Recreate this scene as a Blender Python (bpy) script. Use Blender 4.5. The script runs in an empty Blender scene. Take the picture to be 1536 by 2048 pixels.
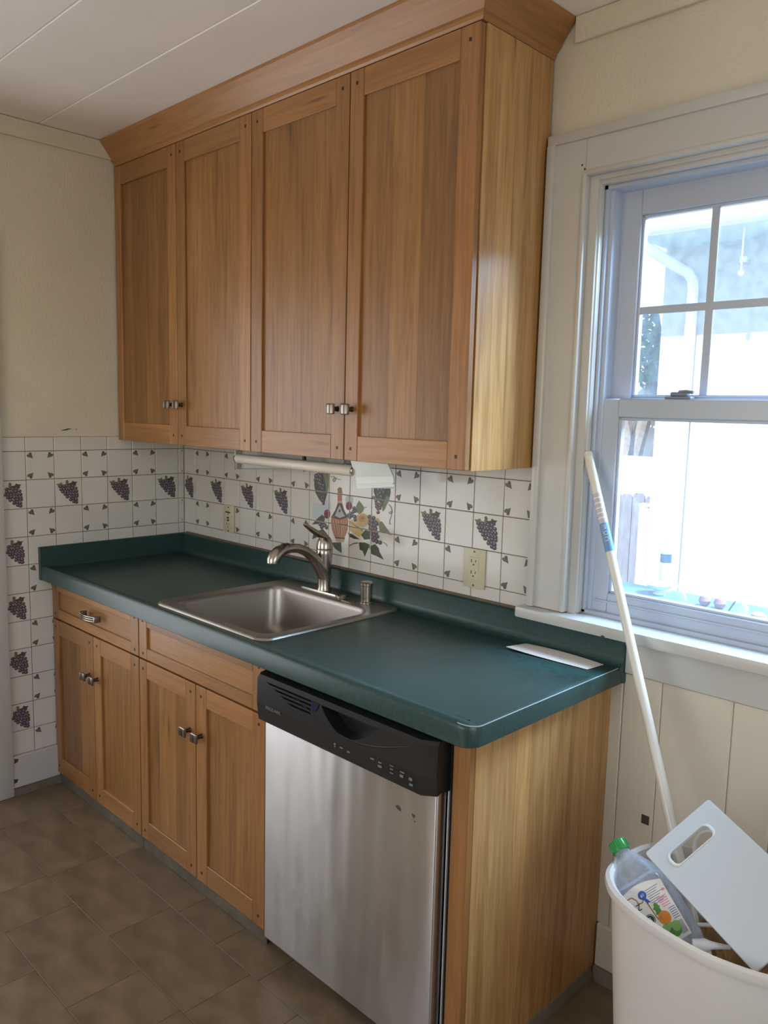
import bpy, bmesh, math, random
from mathutils import Vector, Matrix
random.seed(7)
SC = bpy.context.scene
COL = SC.collection
PI = math.pi

# ------------------------------------------------------------------ camera
cam_d = bpy.data.cameras.new('camera')
cam_d.sensor_fit = 'VERTICAL'; cam_d.sensor_height = 36.0
cam_d.lens = 1608.8 / 2048 * 36.0
cam_d.clip_start = 0.02
cam = bpy.data.objects.new('camera', cam_d); COL.objects.link(cam)
_y, _p, _r = math.radians(44.58), math.radians(-7.292), math.radians(1.398)
_f = Vector((-math.sin(_y)*math.cos(_p), math.cos(_y)*math.cos(_p), math.sin(_p)))
_rt = Vector((math.cos(_y), math.sin(_y), 0)); _up = _rt.cross(_f)
_r2 = math.cos(_r)*_rt + math.sin(_r)*_up; _u2 = -math.sin(_r)*_rt + math.cos(_r)*_up
M = Matrix((( _r2.x, _u2.x, -_f.x, 3.122), (_r2.y, _u2.y, -_f.y, -1.903), (_r2.z, _u2.z, -_f.z, 1.543), (0, 0, 0, 1)))
cam.matrix_world = M
SC.camera = cam

# ------------------------------------------------------------------ world, sun, daylight, exposure
SC.view_settings.view_transform = 'Standard'
SC.view_settings.look = 'None'
SC.view_settings.gamma = 1.0
SC.view_settings.use_curve_mapping = False
SC.view_settings.exposure = 0.40
SC.cycles.max_bounces = 9
SC.cycles.diffuse_bounces = 5
SC.cycles.transparent_max_bounces = 12
SC.cycles.sample_clamp_indirect = 6.0
world = bpy.data.worlds.new('sky'); SC.world = world
world.use_nodes = True
nt = world.node_tree; nt.nodes.clear()
_o = nt.nodes.new('ShaderNodeOutputWorld'); _b = nt.nodes.new('ShaderNodeBackground'); _s = nt.nodes.new('ShaderNodeTexSky')
_s.sky_type = 'NISHITA'; _s.sun_disc = False; _s.sun_elevation = math.radians(45); _s.sun_rotation = math.radians(180)
_b.inputs['Strength'].default_value = 0.34
nt.links.new(_s.outputs[0], _b.inputs[0]); nt.links.new(_b.outputs[0], _o.inputs[0])

sun_d = bpy.data.lights.new('sun', 'SUN'); sun_d.energy = 11.0; sun_d.angle = math.radians(0.6); sun_d.color = (1.0, 0.95, 0.88)
sun = bpy.data.objects.new('sun', sun_d); COL.objects.link(sun); sun.location = (2, -3, 8)
sun.rotation_euler = Vector((-0.12, 0.70, -0.70)).to_track_quat('-Z', 'Y').to_euler()

def area(name, loc, direction, sx, sy, watts, color):
    d = bpy.data.lights.new(name, 'AREA'); d.shape = 'RECTANGLE'; d.size = sx; d.size_y = sy; d.energy = watts; d.color = color
    o = bpy.data.objects.new(name, d); COL.objects.link(o); o.location = loc
    o.rotation_euler = Vector(direction).to_track_quat('-Z', 'Y').to_euler()
    return o
# daylight standing in the openings of the room (right window, left doorway, rear window)
area('daylight_right_window', (4.52, -1.55, 1.50), (-1, 0, 0.45), 1.5, 1.2, 12, (1.0, 0.96, 0.90))
area('daylight_left_doorway', (-0.60, -2.05, 1.20), (1, 0, 0.35), 1.7, 1.8, 24, (0.92, 0.95, 1.0))
area('daylight_rear_window', (1.9, -3.83, 1.55), (0, 1, 0.45), 1.7, 1.1, 11, (1.0, 0.93, 0.84))

# added blue lamp outside, above the kitchen window, boosting its sky light
area('added_sky_lamp', (3.15, 1.35, 2.95), (-1.25, -1.65, -1.75), 1.3, 1.1, 300, (0.50, 0.74, 1.0))

# ------------------------------------------------------------------ helpers
def lin(r, g, b):
    f = lambda c: (c/255)/12.92 if c <= 10 else (((c/255)+0.055)/1.055)**2.4
    return (f(r), f(g), f(b), 1)

MATS = {}
def newmat(name):
    m = bpy.data.materials.new(name); m.use_nodes = True
    nt = m.node_tree; b = nt.nodes['Principled BSDF']
    MATS[name] = m
    return m, nt, b

def N(nt, kind, **kw):
    n = nt.nodes.new('ShaderNode' + kind)
    for k, v in kw.items(): setattr(n, k, v)
    return n

def mat(name, col, rough=0.5, metal=0.0, var=0.0, vscale=8.0, bump=0.0, bscale=60.0, spec=0.5, rand=0.0, stretch=(1, 1, 1), coat=0.0, trans=0.0, rvar=0.0):
    m, nt, b = newmat(name)
    b.inputs['Base Color'].default_value = col
    b.inputs['Roughness'].default_value = rough
    b.inputs['Metallic'].default_value = metal
    b.inputs['Specular IOR Level'].default_value = spec
    b.inputs['Coat Weight'].default_value = coat
    tc = N(nt, 'TexCoord'); mp = N(nt, 'Mapping'); mp.inputs['Scale'].default_value = stretch
    nt.links.new(tc.outputs['Object'], mp.inputs['Vector'])
    if var or rand:
        nz = N(nt, 'TexNoise'); nz.inputs['Scale'].default_value = vscale; nz.inputs['Detail'].default_value = 5
        nt.links.new(mp.outputs[0], nz.inputs['Vector'])
        hs = N(nt, 'HueSaturation'); hs.inputs['Color'].default_value = col
        mr = N(nt, 'MapRange'); mr.inputs['From Min'].default_value = 0.25; mr.inputs['From Max'].default_value = 0.75
        mr.inputs['To Min'].default_value = 1-var; mr.inputs['To Max'].default_value = 1+var
        nt.links.new(nz.outputs['Fac'], mr.inputs['Value'])
        oi = N(nt, 'ObjectInfo'); ma = N(nt, 'MapRange'); ma.inputs['To Min'].default_value = 1-rand; ma.inputs['To Max'].default_value = 1+rand
        nt.links.new(oi.outputs['Random'], ma.inputs['Value'])
        mu = N(nt, 'Math', operation='MULTIPLY'); nt.links.new(mr.outputs[0], mu.inputs[0]); nt.links.new(ma.outputs[0], mu.inputs[1])
        nt.links.new(mu.outputs[0], hs.inputs['Value']); nt.links.new(hs.outputs[0], b.inputs['Base Color'])
        if rvar:
            rr = N(nt, 'MapRange'); rr.inputs['From Min'].default_value = 0.3; rr.inputs['From Max'].default_value = 0.7
            rr.inputs['To Min'].default_value = max(0.02, rough-rvar); rr.inputs['To Max'].default_value = rough+rvar
            nt.links.new(nz.outputs['Fac'], rr.inputs['Value']); nt.links.new(rr.outputs[0], b.inputs['Roughness'])
    if bump:
        nb = N(nt, 'TexNoise'); nb.inputs['Scale'].default_value = bscale; nb.inputs['Detail'].default_value = 6
        nt.links.new(mp.outputs[0], nb.inputs['Vector'])
        bp = N(nt, 'Bump'); bp.inputs['Strength'].default_value = bump; bp.inputs['Distance'].default_value = 0.004
        nt.links.new(nb.outputs['Fac'], bp.inputs['Height']); nt.links.new(bp.outputs[0], b.inputs['Normal'])
    return m

def wood(name, dark, mid, light, axis, rough=0.36, rand=0.14, broad=9.0, knots=True):
    m, nt, b = newmat(name)
    tc = N(nt, 'TexCoord'); oi = N(nt, 'ObjectInfo')
    sc = N(nt, 'VectorMath', operation='SCALE'); cx = N(nt, 'CombineXYZ')
    mu = N(nt, 'Math', operation='MULTIPLY'); mu.inputs[1].default_value = 31.7
    nt.links.new(oi.outputs['Random'], mu.inputs[0])
    for i in range(3): nt.links.new(mu.outputs[0], cx.inputs[i])
    ad = N(nt, 'VectorMath', operation='ADD'); nt.links.new(tc.outputs['Object'], ad.inputs[0]); nt.links.new(cx.outputs[0], ad.inputs[1])
    def stretched(a, l):
        mp = N(nt, 'Mapping'); s = [a, a, a]; s['xyz'.index(axis)] = l; mp.inputs['Scale'].default_value = s
        nt.links.new(ad.outputs[0], mp.inputs['Vector']); return mp
    m1 = stretched(52, 2.9); m2 = stretched(broad, 0.55); m3 = stretched(190, 5)
    n1 = N(nt, 'TexNoise'); n1.inputs['Scale'].default_value = 1; n1.inputs['Detail'].default_value = 6; n1.inputs['Distortion'].default_value = 1.3
    n2 = N(nt, 'TexNoise'); n2.inputs['Scale'].default_value = 1; n2.inputs['Detail'].default_value = 3; n2.inputs['Distortion'].default_value = 0.8
    n3 = N(nt, 'TexNoise'); n3.inputs['Scale'].default_value = 1; n3.inputs['Detail'].default_value = 4
    for a, n in ((m1, n1), (m2, n2), (m3, n3)): nt.links.new(a.outputs[0], n.inputs['Vector'])
    a1 = N(nt, 'Math', operation='MULTIPLY'); a1.inputs[1].default_value = 0.50; nt.links.new(n1.outputs['Fac'], a1.inputs[0])
    a2 = N(nt, 'Math', operation='MULTIPLY_ADD'); a2.inputs[1].default_value = 0.36; nt.links.new(n2.outputs['Fac'], a2.inputs[0]); nt.links.new(a1.outputs[0], a2.inputs[2])
    a3 = N(nt, 'Math', operation='MULTIPLY_ADD'); a3.inputs[1].default_value = 0.22; nt.links.new(n3.outputs['Fac'], a3.inputs[0]); nt.links.new(a2.outputs[0], a3.inputs[2])
    rp = N(nt, 'ValToRGB'); e = rp.color_ramp.elements
    e[0].position = 0.34; e[0].color = dark; e[1].position = 0.76; e[1].color = light
    x = rp.color_ramp.elements.new(0.54); x.color = mid
    nt.links.new(a3.outputs[0], rp.inputs['Fac'])
    m4 = stretched(15, 1.7); vo = N(nt, 'TexVoronoi'); vo.inputs['Scale'].default_value = 1.0; nt.links.new(m4.outputs[0], vo.inputs['Vector'])
    kn = N(nt, 'MapRange'); kn.inputs['From Min'].default_value = 0.02; kn.inputs['From Max'].default_value = 0.11; kn.inputs['To Min'].default_value = 0.5; kn.inputs['To Max'].default_value = 1.0
    nt.links.new(vo.outputs['Distance'], kn.inputs['Value'])
    dk = N(nt, 'VectorMath', operation='SCALE'); nt.links.new(rp.outputs[0], dk.inputs[0]); nt.links.new(kn.outputs[0], dk.inputs['Scale'])
    hs = N(nt, 'HueSaturation'); nt.links.new(dk.outputs[0], hs.inputs['Color'])
    mr = N(nt, 'MapRange'); mr.inputs['To Min'].default_value = 1-rand; mr.inputs['To Max'].default_value = 1+rand
    nt.links.new(oi.outputs['Random'], mr.inputs['Value']); nt.links.new(mr.outputs[0], hs.inputs['Value'])
    nt.links.new(hs.outputs[0], b.inputs['Base Color'])
    b.inputs['Roughness'].default_value = rough
    b.inputs['Coat Weight'].default_value = 0.12; b.inputs['Coat Roughness'].default_value = 0.25
    bp = N(nt, 'Bump'); bp.inputs['Strength'].default_value = 0.12; bp.inputs['Distance'].default_value = 0.002
    nt.links.new(n3.outputs['Fac'], bp.inputs['Height']); nt.links.new(bp.outputs[0], b.inputs['Normal'])
    return m

class MB:
    """collects geometry for ONE mesh; material slots are named"""
    def __init__(s): s.v = []; s.f = []; s.m = []; s.slots = []
    def slot(s, m):
        if m not in s.slots: s.slots.append(m)
        return s.slots.index(m)
    def add(s, verts, faces, m):
        k = len(s.v); i = s.slot(m)
        s.v += [tuple(v) for v in verts]
        for f in faces: s.f.append([k+j for j in f]); s.m.append(i)
        return s
    def box(s, x0, x1, y0, y1, z0, z1, m, bev=0.0, seg=1):
        if x0 > x1: x0, x1 = x1, x0
        if y0 > y1: y0, y1 = y1, y0
        if z0 > z1: z0, z1 = z1, z0
        if not bev:
            v = [(x0,y0,z0),(x1,y0,z0),(x1,y1,z0),(x0,y1,z0),(x0,y0,z1),(x1,y0,z1),(x1,y1,z1),(x0,y1,z1)]
            return s.add(v, [(3,2,1,0),(4,5,6,7),(0,1,5,4),(1,2,6,5),(2,3,7,6),(3,0,4,7)], m)
        bm = bmesh.new(); bmesh.ops.create_cube(bm, size=1)
        for q in bm.verts: q.co = (x0+(q.co.x+.5)*(x1-x0), y0+(q.co.y+.5)*(y1-y0), z0+(q.co.z+.5)*(z1-z0))
        bev = min(bev, 0.45*min(x1-x0, y1-y0, z1-z0))
        bmesh.ops.bevel(bm, geom=list(bm.edges), offset=bev, segments=seg, profile=0.5, affect='EDGES')
        bm.verts.index_update()
        s.add([q.co[:] for q in bm.verts], [[q.index for q in f.verts] for f in bm.faces], m); bm.free(); return s
    def loft(s, rings, m, cap0=True, cap1=True, closed=True):
        n = len(rings[0]); v = [p for r in rings for p in r]; F = []
        for i in range(len(rings)-1):
            for j in range(n if closed else n-1):
                a, b = i*n+j, i*n+(j+1) % n
                F.append((a, b, b+n, a+n))
        if cap0: F.append(tuple(range(n-1, -1, -1)))
        if cap1: F.append(tuple((len(rings)-1)*n+j for j in range(n)))
        return s.add(v, F, m)
    def lathe(s, c, prof, m, n=24, axis='z', cap=True):
        """prof: (radius, height) along axis through point c"""
        R = []
        for r, h in prof:
            ring = []
            for j in range(n):
                a = 2*PI*j/n; u, w = r*math.cos(a), r*math.sin(a)
                ring.append({'z': (c[0]+u, c[1]+w, c[2]+h), 'y': (c[0]+w, c[1]+h, c[2]+u), 'x': (c[0]+h, c[1]+u, c[2]+w)}[axis])
            R.append(ring)
        return s.loft(R, m, cap, cap)
    def tube(s, pts, r, m, n=10, cap=True):
        P = [Vector(p) for p in pts]; rr = r if isinstance(r, (list, tuple)) else [r]*len(P)
        R = []; t0 = (P[1]-P[0]).normalized(); u = t0.orthogonal().normalized()
        for i, p in enumerate(P):
            t = (P[min(i+1, len(P)-1)]-P[max(i-1, 0)]).normalized()
            u = (u - t*u.dot(t)).normalized(); w = t.cross(u)
            R.append([p + (u*math.cos(2*PI*j/n) + w*math.sin(2*PI*j/n))*rr[i] for j in range(n)])
        return s.loft(R, m, cap, cap)
    def prism(s, poly, axis, a, b, m):
        """poly: 2D points; axis x:(y,z) y:(x,z) z:(x,y)"""
        g = {'x': lambda p, t: (t, p[0], p[1]), 'y': lambda p, t: (p[0], t, p[1]), 'z': lambda p, t: (p[0], p[1], t)}[axis]
        return s.loft([[g(p, a) for p in poly], [g(p, b) for p in poly]], m)
    def xf(s, mtx):
        s.v = [tuple(mtx @ Vector(p)) for p in s.v]; return s

WLOC = {}
def finish(me, smooth):
    bm = bmesh.new(); bm.from_mesh(me)
    bmesh.ops.recalc_face_normals(bm, faces=bm.faces); bm.to_mesh(me); bm.free()
    if smooth:
        me.polygons.foreach_set('use_smooth', [True]*len(me.polygons))
        me.set_sharp_from_angle(angle=math.radians(38))

def mesh_of(mb, name, origin=(0, 0, 0), smooth=True, recalc=True):
    me = bpy.data.meshes.new(name)
    o = Vector(origin)
    me.from_pydata([tuple(Vector(p)-o) for p in mb.v], [], mb.f)
    for m in mb.slots: me.materials.append(m)
    me.polygons.foreach_set('material_index', mb.m)
    if recalc: finish(me, smooth)
    me.update()
    return me

def put(name, me, parent=None, loc=(0, 0, 0), **props):
    o = bpy.data.objects.new(name, me); COL.objects.link(o)
    o.parent = parent
    pw = WLOC.get(parent.name, Vector()) if parent else Vector()
    o.location = Vector(loc) - pw
    WLOC[o.name] = Vector(loc)
    for k, v in props.items():
        if v is not None: o[k] = v
    return o

def base_of(mb):
    xs = [p[0] for p in mb.v]; ys = [p[1] for p in mb.v]; zs = [p[2] for p in mb.v]
    return ((min(xs)+max(xs))/2, (min(ys)+max(ys))/2, min(zs))

def obj(name, mb, parent=None, smooth=True, recalc=True, **props):
    """one mesh object; its origin sits at the base centre of the piece"""
    o = base_of(mb)
    return put(name, mesh_of(mb, name, o, smooth, recalc), parent, o, **props)

def thing(name, label, cat, loc, group=None):
    return put(name, None, None, loc, label=label, category=cat, group=group)

def struct(name, mb=None, parent=None, loc=(0, 0, 0), smooth=False, label=None):
    if mb is None: return put(name, None, parent, loc, kind='structure', label=label)
    return obj(name, mb, parent, smooth, kind='structure', label=label)

def rrect(x0, x1, y0, y1, r, n=5):
    P = []
    for cx, cy, a0 in ((x1-r, y1-r, 0), (x0+r, y1-r, 90), (x0+r, y0+r, 180), (x1-r, y0+r, 270)):
        for i in range(n+1):
            a = math.radians(a0 + 90*i/n); P.append((cx+r*math.cos(a), cy+r*math.sin(a)))
    return P

def text_mesh(body, size, m, extrude=0.0002):
    c = bpy.data.curves.new('lettering', 'FONT'); c.body = body; c.size = size; c.extrude = extrude; c.resolution_u = 2
    c.align_x = 'CENTER'; c.align_y = 'CENTER'
    t = bpy.data.objects.new('lettering', c); COL.objects.link(t)
    dg = bpy.context.evaluated_depsgraph_get(); dg.update()
    me = bpy.data.meshes.new_from_object(t.evaluated_get(dg))
    bpy.data.objects.remove(t); bpy.data.curves.remove(c)
    me.materials.clear(); me.materials.append(m)
    return me

# ------------------------------------------------------------------ materials
M_PLASTER = mat('cream_plaster', (0.65, 0.60, 0.485, 1), 0.55, var=0.05, vscale=3, bump=0.6, bscale=120)
M_CEIL = mat('ceiling_paint', (0.90, 0.86, 0.82, 1), 0.5, var=0.05, vscale=2.5, bump=0.12, bscale=60)
M_TRIM = mat('white_trim_paint', (0.53, 0.52, 0.50, 1), 0.33, var=0.05, vscale=5, bump=0.10, bscale=30)
M_TRIMCREAM = mat('cream_trim_paint', (0.70, 0.65, 0.53, 1), 0.4, var=0.05, vscale=5, bump=0.10, bscale=30)
M_WAINS = mat('cream_board_paint', (0.68, 0.625, 0.51, 1), 0.42, var=0.05, vscale=4, bump=0.08, bscale=25)
M_VINYL = mat('backlit_blue_vinyl', (0.46, 0.52, 0.63, 1), 0.3)  # white vinyl darkened and blued, painting in backlit shade and glare
M_TILE = mat('glazed_white_tile', (0.64, 0.61, 0.565, 1), 0.14, var=0.035, vscale=6, rand=0.03, bump=0.03, bscale=14)
M_GROUT = mat('brown_grout', (0.17, 0.125, 0.085, 1), 0.85, var=0.25, vscale=30)
M_FLOOR = mat('brown_vinyl_tile', (0.165, 0.118, 0.071, 1), 0.40, var=0.36, vscale=8, rand=0.07, bump=0.10, bscale=40, stretch=(1, 1.9, 1), rvar=0.1)
M_SUBFLOOR = mat('dark_floor_seam', (0.105, 0.075, 0.047, 1), 0.7, var=0.2)
M_TOE = mat('dark_toe_vinyl', (0.115, 0.10, 0.075, 1), 0.55, var=0.3, vscale=14)
M_COVE = mat('grey_brown_cove_vinyl', (0.17, 0.14, 0.105, 1), 0.5, var=0.2, vscale=12)
WD, WM, WL = (0.190, 0.080, 0.023, 1), (0.310, 0.140, 0.043, 1), (0.400, 0.193, 0.064, 1)
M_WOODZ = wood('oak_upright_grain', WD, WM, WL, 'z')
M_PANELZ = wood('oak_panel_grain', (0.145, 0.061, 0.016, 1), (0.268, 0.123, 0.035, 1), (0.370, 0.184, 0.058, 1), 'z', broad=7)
M_WOODX = wood('oak_level_grain', (0.220, 0.095, 0.028, 1), (0.322, 0.148, 0.047, 1), (0.405, 0.198, 0.067, 1), 'x')
M_WOODY = wood('oak_depth_grain', (0.220, 0.095, 0.028, 1), (0.322, 0.148, 0.047, 1), (0.405, 0.198, 0.067, 1), 'y')
M_SIDE = wood('yellow_stave_wood', (0.27, 0.128, 0.036, 1), (0.47, 0.255, 0.088, 1), (0.62, 0.385, 0.165, 1), 'z', rough=0.3, broad=24, rand=0.10)
M_PEG = mat('walnut_peg', (0.035, 0.016, 0.008, 1), 0.5)
M_GAP = mat('dark_cabinet_inside', (0.10, 0.05, 0.022, 1), 0.7, var=0.2)
M_COUNTER = mat('green_laminate', (0.020, 0.053, 0.050, 1), 0.32, var=0.22, vscale=95, rvar=0.04)
M_STEEL = mat('satin_sink_steel', (0.38, 0.35, 0.315, 1), 0.38, 1.0, var=0.06, vscale=40, stretch=(1, 12, 12))
M_NICKEL = mat('brushed_nickel', (0.44, 0.40, 0.35, 1), 0.27, 1.0, var=0.05, vscale=30)
M_KNOB = mat('worn_pewter', (0.29, 0.26, 0.22, 1), 0.33, 1.0)
M_COVER = mat('cloudy_cover_plastic', (0.70, 0.75, 0.72, 1), 0.3)
M_DNICKEL = mat('aged_dark_nickel', (0.10, 0.085, 0.07, 1), 0.35, 1.0)
M_BLACK = mat('black_plastic', (0.012, 0.012, 0.013, 1), 0.32, var=0.1, vscale=20)
M_BLACKGAP = mat('black_gap', (0.004, 0.004, 0.004, 1), 0.8)
M_IVORY = mat('ivory_plastic', (0.56, 0.52, 0.36, 1), 0.35, var=0.04)
M_WHITEP = mat('white_plastic', (0.78, 0.78, 0.77, 1), 0.38, var=0.03)
M_TUBE = mat('unlit_tube_glass', (0.74, 0.66, 0.57, 1), 0.35, var=0.04, vscale=12)
M_FIXT = mat('white_enamel', (0.46, 0.50, 0.475, 1), 0.3, var=0.05)
M_BIN = mat('cream_white_bin_plastic', (0.70, 0.66, 0.61, 1), 0.42, var=0.05, vscale=6, bump=0.05, bscale=40)
M_PAPER = mat('white_paper', (0.80, 0.76, 0.70, 1), 0.6, var=0.03)
M_INK = mat('grey_ink', (0.16, 0.18, 0.24, 1), 0.6)
M_BLACKINK = mat('black_ink', (0.012, 0.012, 0.016, 1), 0.5)
M_CARD = mat('brown_paper', (0.33, 0.185, 0.075, 1), 0.75, var=0.35, vscale=25, bump=0.5, bscale=30)
M_GREENCAP = mat('green_cap_plastic', (0.015, 0.30, 0.055, 1), 0.3)
M_POLE = mat('cream_pole_enamel', (0.72, 0.69, 0.62, 1), 0.28, var=0.03)
M_STUCCO = mat('white_stucco', (0.42, 0.42, 0.43, 1), 0.8, var=0.04, vscale=10, bump=0.4, bscale=70)
M_WHITEPAINT = mat('outdoor_white_paint', (0.80, 0.81, 0.82, 1), 0.45, var=0.04)
M_SOFFIT = mat('shadow_blue_soffit', (0.50, 0.62, 0.68, 1), 0.6, var=0.05)  # bluish eave shadow put into the soffit colour
M_TEAL = mat('teal_panel_paint', (0.30, 0.52, 0.60, 1), 0.5, var=0.08)
M_SHINGLE = mat('grey_shingle', (0.42, 0.42, 0.43, 1), 0.9, var=0.2, vscale=30)
M_FENCE = mat('shaded_weathered_wood', (0.10, 0.10, 0.125, 1), 0.85, var=0.3, vscale=8, stretch=(6, 6, 0.6), rand=0.15)  # weathered wood, its colour darkened to stand for shade
M_BARK = mat('grey_bark', (0.16, 0.15, 0.15, 1), 0.9, var=0.3, vscale=20, bump=0.5, bscale=30)
M_LEAF = mat('garden_leaf', (0.10, 0.22, 0.07, 1), 0.5, var=0.4, vscale=4, rand=0.2)
M_GRASS = mat('dry_lawn', (0.12, 0.13, 0.07, 1), 0.9, var=0.4, vscale=6)
M_TABLE = mat('shade_blue_table', (0.12, 0.23, 0.30, 1), 0.5, var=0.1)  # blue of the house's shade put into the table colour
M_CHIP = mat('dark_paint_chip', (0.06, 0.045, 0.04, 1), 0.8)

def steel_door():
    m, nt, b = newmat('brushed_door_steel')
    b.inputs['Metallic'].default_value = 1.0
    b.inputs['Base Color'].default_value = (0.56, 0.54, 0.53, 1)
    b.inputs['Anisotropic'].default_value = 0.85; b.inputs['Anisotropic Rotation'].default_value = 0.25
    tg = N(nt, 'Tangent', direction_type='RADIAL', axis='Z'); nt.links.new(tg.outputs[0], b.inputs['Tangent'])
    tc = N(nt, 'TexCoord'); mp = N(nt, 'Mapping'); mp.inputs['Scale'].default_value = (3, 3, 1.2)
    nt.links.new(tc.outputs['Object'], mp.inputs['Vector'])
    nz = N(nt, 'TexNoise'); nz.inputs['Scale'].default_value = 2.2; nz.inputs['Detail'].default_value = 8; nz.inputs['Roughness'].default_value = 0.65
    nt.links.new(mp.outputs[0], nz.inputs['Vector'])
    mr = N(nt, 'MapRange'); mr.inputs['From Min'].default_value = 0.3; mr.inputs['From Max'].default_value = 0.7
    mr.inputs['To Min'].default_value = 0.33; mr.inputs['To Max'].default_value = 0.46
    nt.links.new(nz.outputs['Fac'], mr.inputs['Value']); nt.links.new(mr.outputs[0], b.inputs['Roughness'])
    m2 = N(nt, 'Mapping'); m2.inputs['Scale'].default_value = (5.5, 5.5, 0.7); nt.links.new(tc.outputs['Object'], m2.inputs['Vector'])
    n2 = N(nt, 'TexNoise'); n2.inputs['Scale'].default_value = 1.0; n2.inputs['Detail'].default_value = 2; nt.links.new(m2.outputs[0], n2.inputs['Vector'])
    bp = N(nt, 'Bump'); bp.inputs['Strength'].default_value = 0.55; bp.inputs['Distance'].default_value = 0.03
    nt.links.new(n2.outputs['Fac'], bp.inputs['Height']); nt.links.new(bp.outputs[0], b.inputs['Normal'])
    return m
M_DOORSTEEL = steel_door()

def clear(name, tint, gloss_rough, veil, veil_col):
    """thin see-through sheet: mostly transparent, a mirror film, a faint pale veil"""
    m = bpy.data.materials.new(name); m.use_nodes = True; nt = m.node_tree; nt.nodes.clear()
    out = N(nt, 'OutputMaterial'); tr = N(nt, 'BsdfTransparent'); tr.inputs[0].default_value = tint
    gl = N(nt, 'BsdfGlossy'); gl.inputs['Roughness'].default_value = gloss_rough
    lf = N(nt, 'LayerWeight'); lp = N(nt, 'Math', operation='POWER'); lp.inputs[1].default_value = 5; nt.links.new(lf.outputs['Facing'], lp.inputs[0]); lw = N(nt, 'Math', operation='MULTIPLY_ADD'); lw.inputs[1].default_value = 0.92; lw.inputs[2].default_value = 0.04; nt.links.new(lp.outputs[0], lw.inputs[0])
    mx = N(nt, 'MixShader'); nt.links.new(lw.outputs[0], mx.inputs[0]); nt.links.new(tr.outputs[0], mx.inputs[1]); nt.links.new(gl.outputs[0], mx.inputs[2])
    tl = N(nt, 'BsdfTranslucent'); tl.inputs[0].default_value = veil_col
    di = N(nt, 'BsdfDiffuse'); di.inputs[0].default_value = veil_col
    half = N(nt, 'MixShader'); half.inputs[0].default_value = 0.35; nt.links.new(tl.outputs[0], half.inputs[1]); nt.links.new(di.outputs[0], half.inputs[2])
    tc = N(nt, 'TexCoord'); nz = N(nt, 'TexNoise'); nz.inputs['Scale'].default_value = 38; nz.inputs['Detail'].default_value = 6
    nt.links.new(tc.outputs['Object'], nz.inputs['Vector'])
    mr = N(nt, 'MapRange'); mr.inputs['From Min'].default_value = 0.35; mr.inputs['From Max'].default_value = 0.8
    mr.inputs['To Min'].default_value = veil*0.8; mr.inputs['To Max'].default_value = min(1, veil*1.5)
    nt.links.new(nz.outputs['Fac'], mr.inputs['Value'])
    fx = N(nt, 'MixShader'); nt.links.new(mr.outputs[0], fx.inputs[0]); nt.links.new(mx.outputs[0], fx.inputs[1]); nt.links.new(half.outputs[0], fx.inputs[2])
    nt.links.new(fx.outputs[0], out.inputs[0]); MATS[name] = m
    return m
M_GLASS = clear('dusty_glare_glass', (0.97, 0.985, 1.0, 1), 0.02, 0.06, (0.82, 0.90, 1.0, 1))  # veil is dust plus lens glare painted as bluish haze
M_CLEARP = clear('cloudy_clear_plastic', (0.93, 0.95, 0.98, 1), 0.12, 0.52, (0.84, 0.88, 0.95, 1))

def milky(name, col, w):
    m, nt, b = newmat(name)
    b.inputs['Base Color'].default_value = col; b.inputs['Roughness'].default_value = 0.4
    tl = N(nt, 'BsdfTranslucent'); tl.inputs[0].default_value = col
    mx = N(nt, 'MixShader'); mx.inputs[0].default_value = w
    nt.links.new(b.outputs[0], mx.inputs[1]); nt.links.new(tl.outputs[0], mx.inputs[2])
    nt.links.new(mx.outputs[0], nt.nodes['Material Output'].inputs[0])
    return m
M_BOARD = milky('milky_board_plastic', (0.74, 0.78, 0.80, 1), 0.25)

# print colours
INK = {k: mat('print_'+k, v, 0.32, spec=0.3) for k, v in dict(
    leaf=(0.065, 0.078, 0.042, 1), leafl=(0.17, 0.20, 0.09, 1), cream=(0.50, 0.36, 0.18, 1), dark=(0.075, 0.045, 0.035, 1),
    lab=(0.40, 0.38, 0.35, 1), terra=(0.40, 0.16, 0.075, 1), olive=(0.22, 0.17, 0.06, 1), cheese=(0.56, 0.42, 0.16, 1),
    bread=(0.55, 0.37, 0.17, 1), bread2=(0.47, 0.29, 0.12, 1), red=(0.21, 0.035, 0.04, 1), wine=(0.13, 0.016, 0.024, 1),
    purp=(0.085, 0.068, 0.092, 1), plum=(0.105, 0.066, 0.082, 1), navy=(0.068, 0.068, 0.092, 1), hi=(0.36, 0.33, 0.36, 1),
    brown=(0.20, 0.11, 0.07, 1), glass=(0.46, 0.50, 0.50, 1), motif=(0.13, 0.12, 0.09, 1), blue=(0.03, 0.09, 0.42, 1), orange=(0.72, 0.25, 0.03, 1),
    green=(0.09, 0.26, 0.05, 1), dgreen=(0.02, 0.07, 0.03, 1), lgreen=(0.25, 0.45, 0.12, 1), pink=(0.75, 0.25, 0.35, 1),
    bluelabel=(0.17, 0.31, 0.56, 1), gold=(0.42, 0.22, 0.06, 1)).items()}

# ================================================================== SETTING
RX, RY, H = 4.4, -3.7, 2.555
def wall_boxes(mb, m, a0, a1, z0, z1, openings, box):
    """box(a0,a1,z0,z1) around openings (a0,a1,z0,z1)"""
    cuts = sorted(openings); a = a0
    for o in cuts:
        box(a, o[0], z0, z1)
        if o[2] > z0: box(o[0], o[1], z0, o[2])
        if o[3] < z1: box(o[0], o[1], o[3], z1)
        a = o[1]
    box(a, a1, z0, z1)

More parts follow.
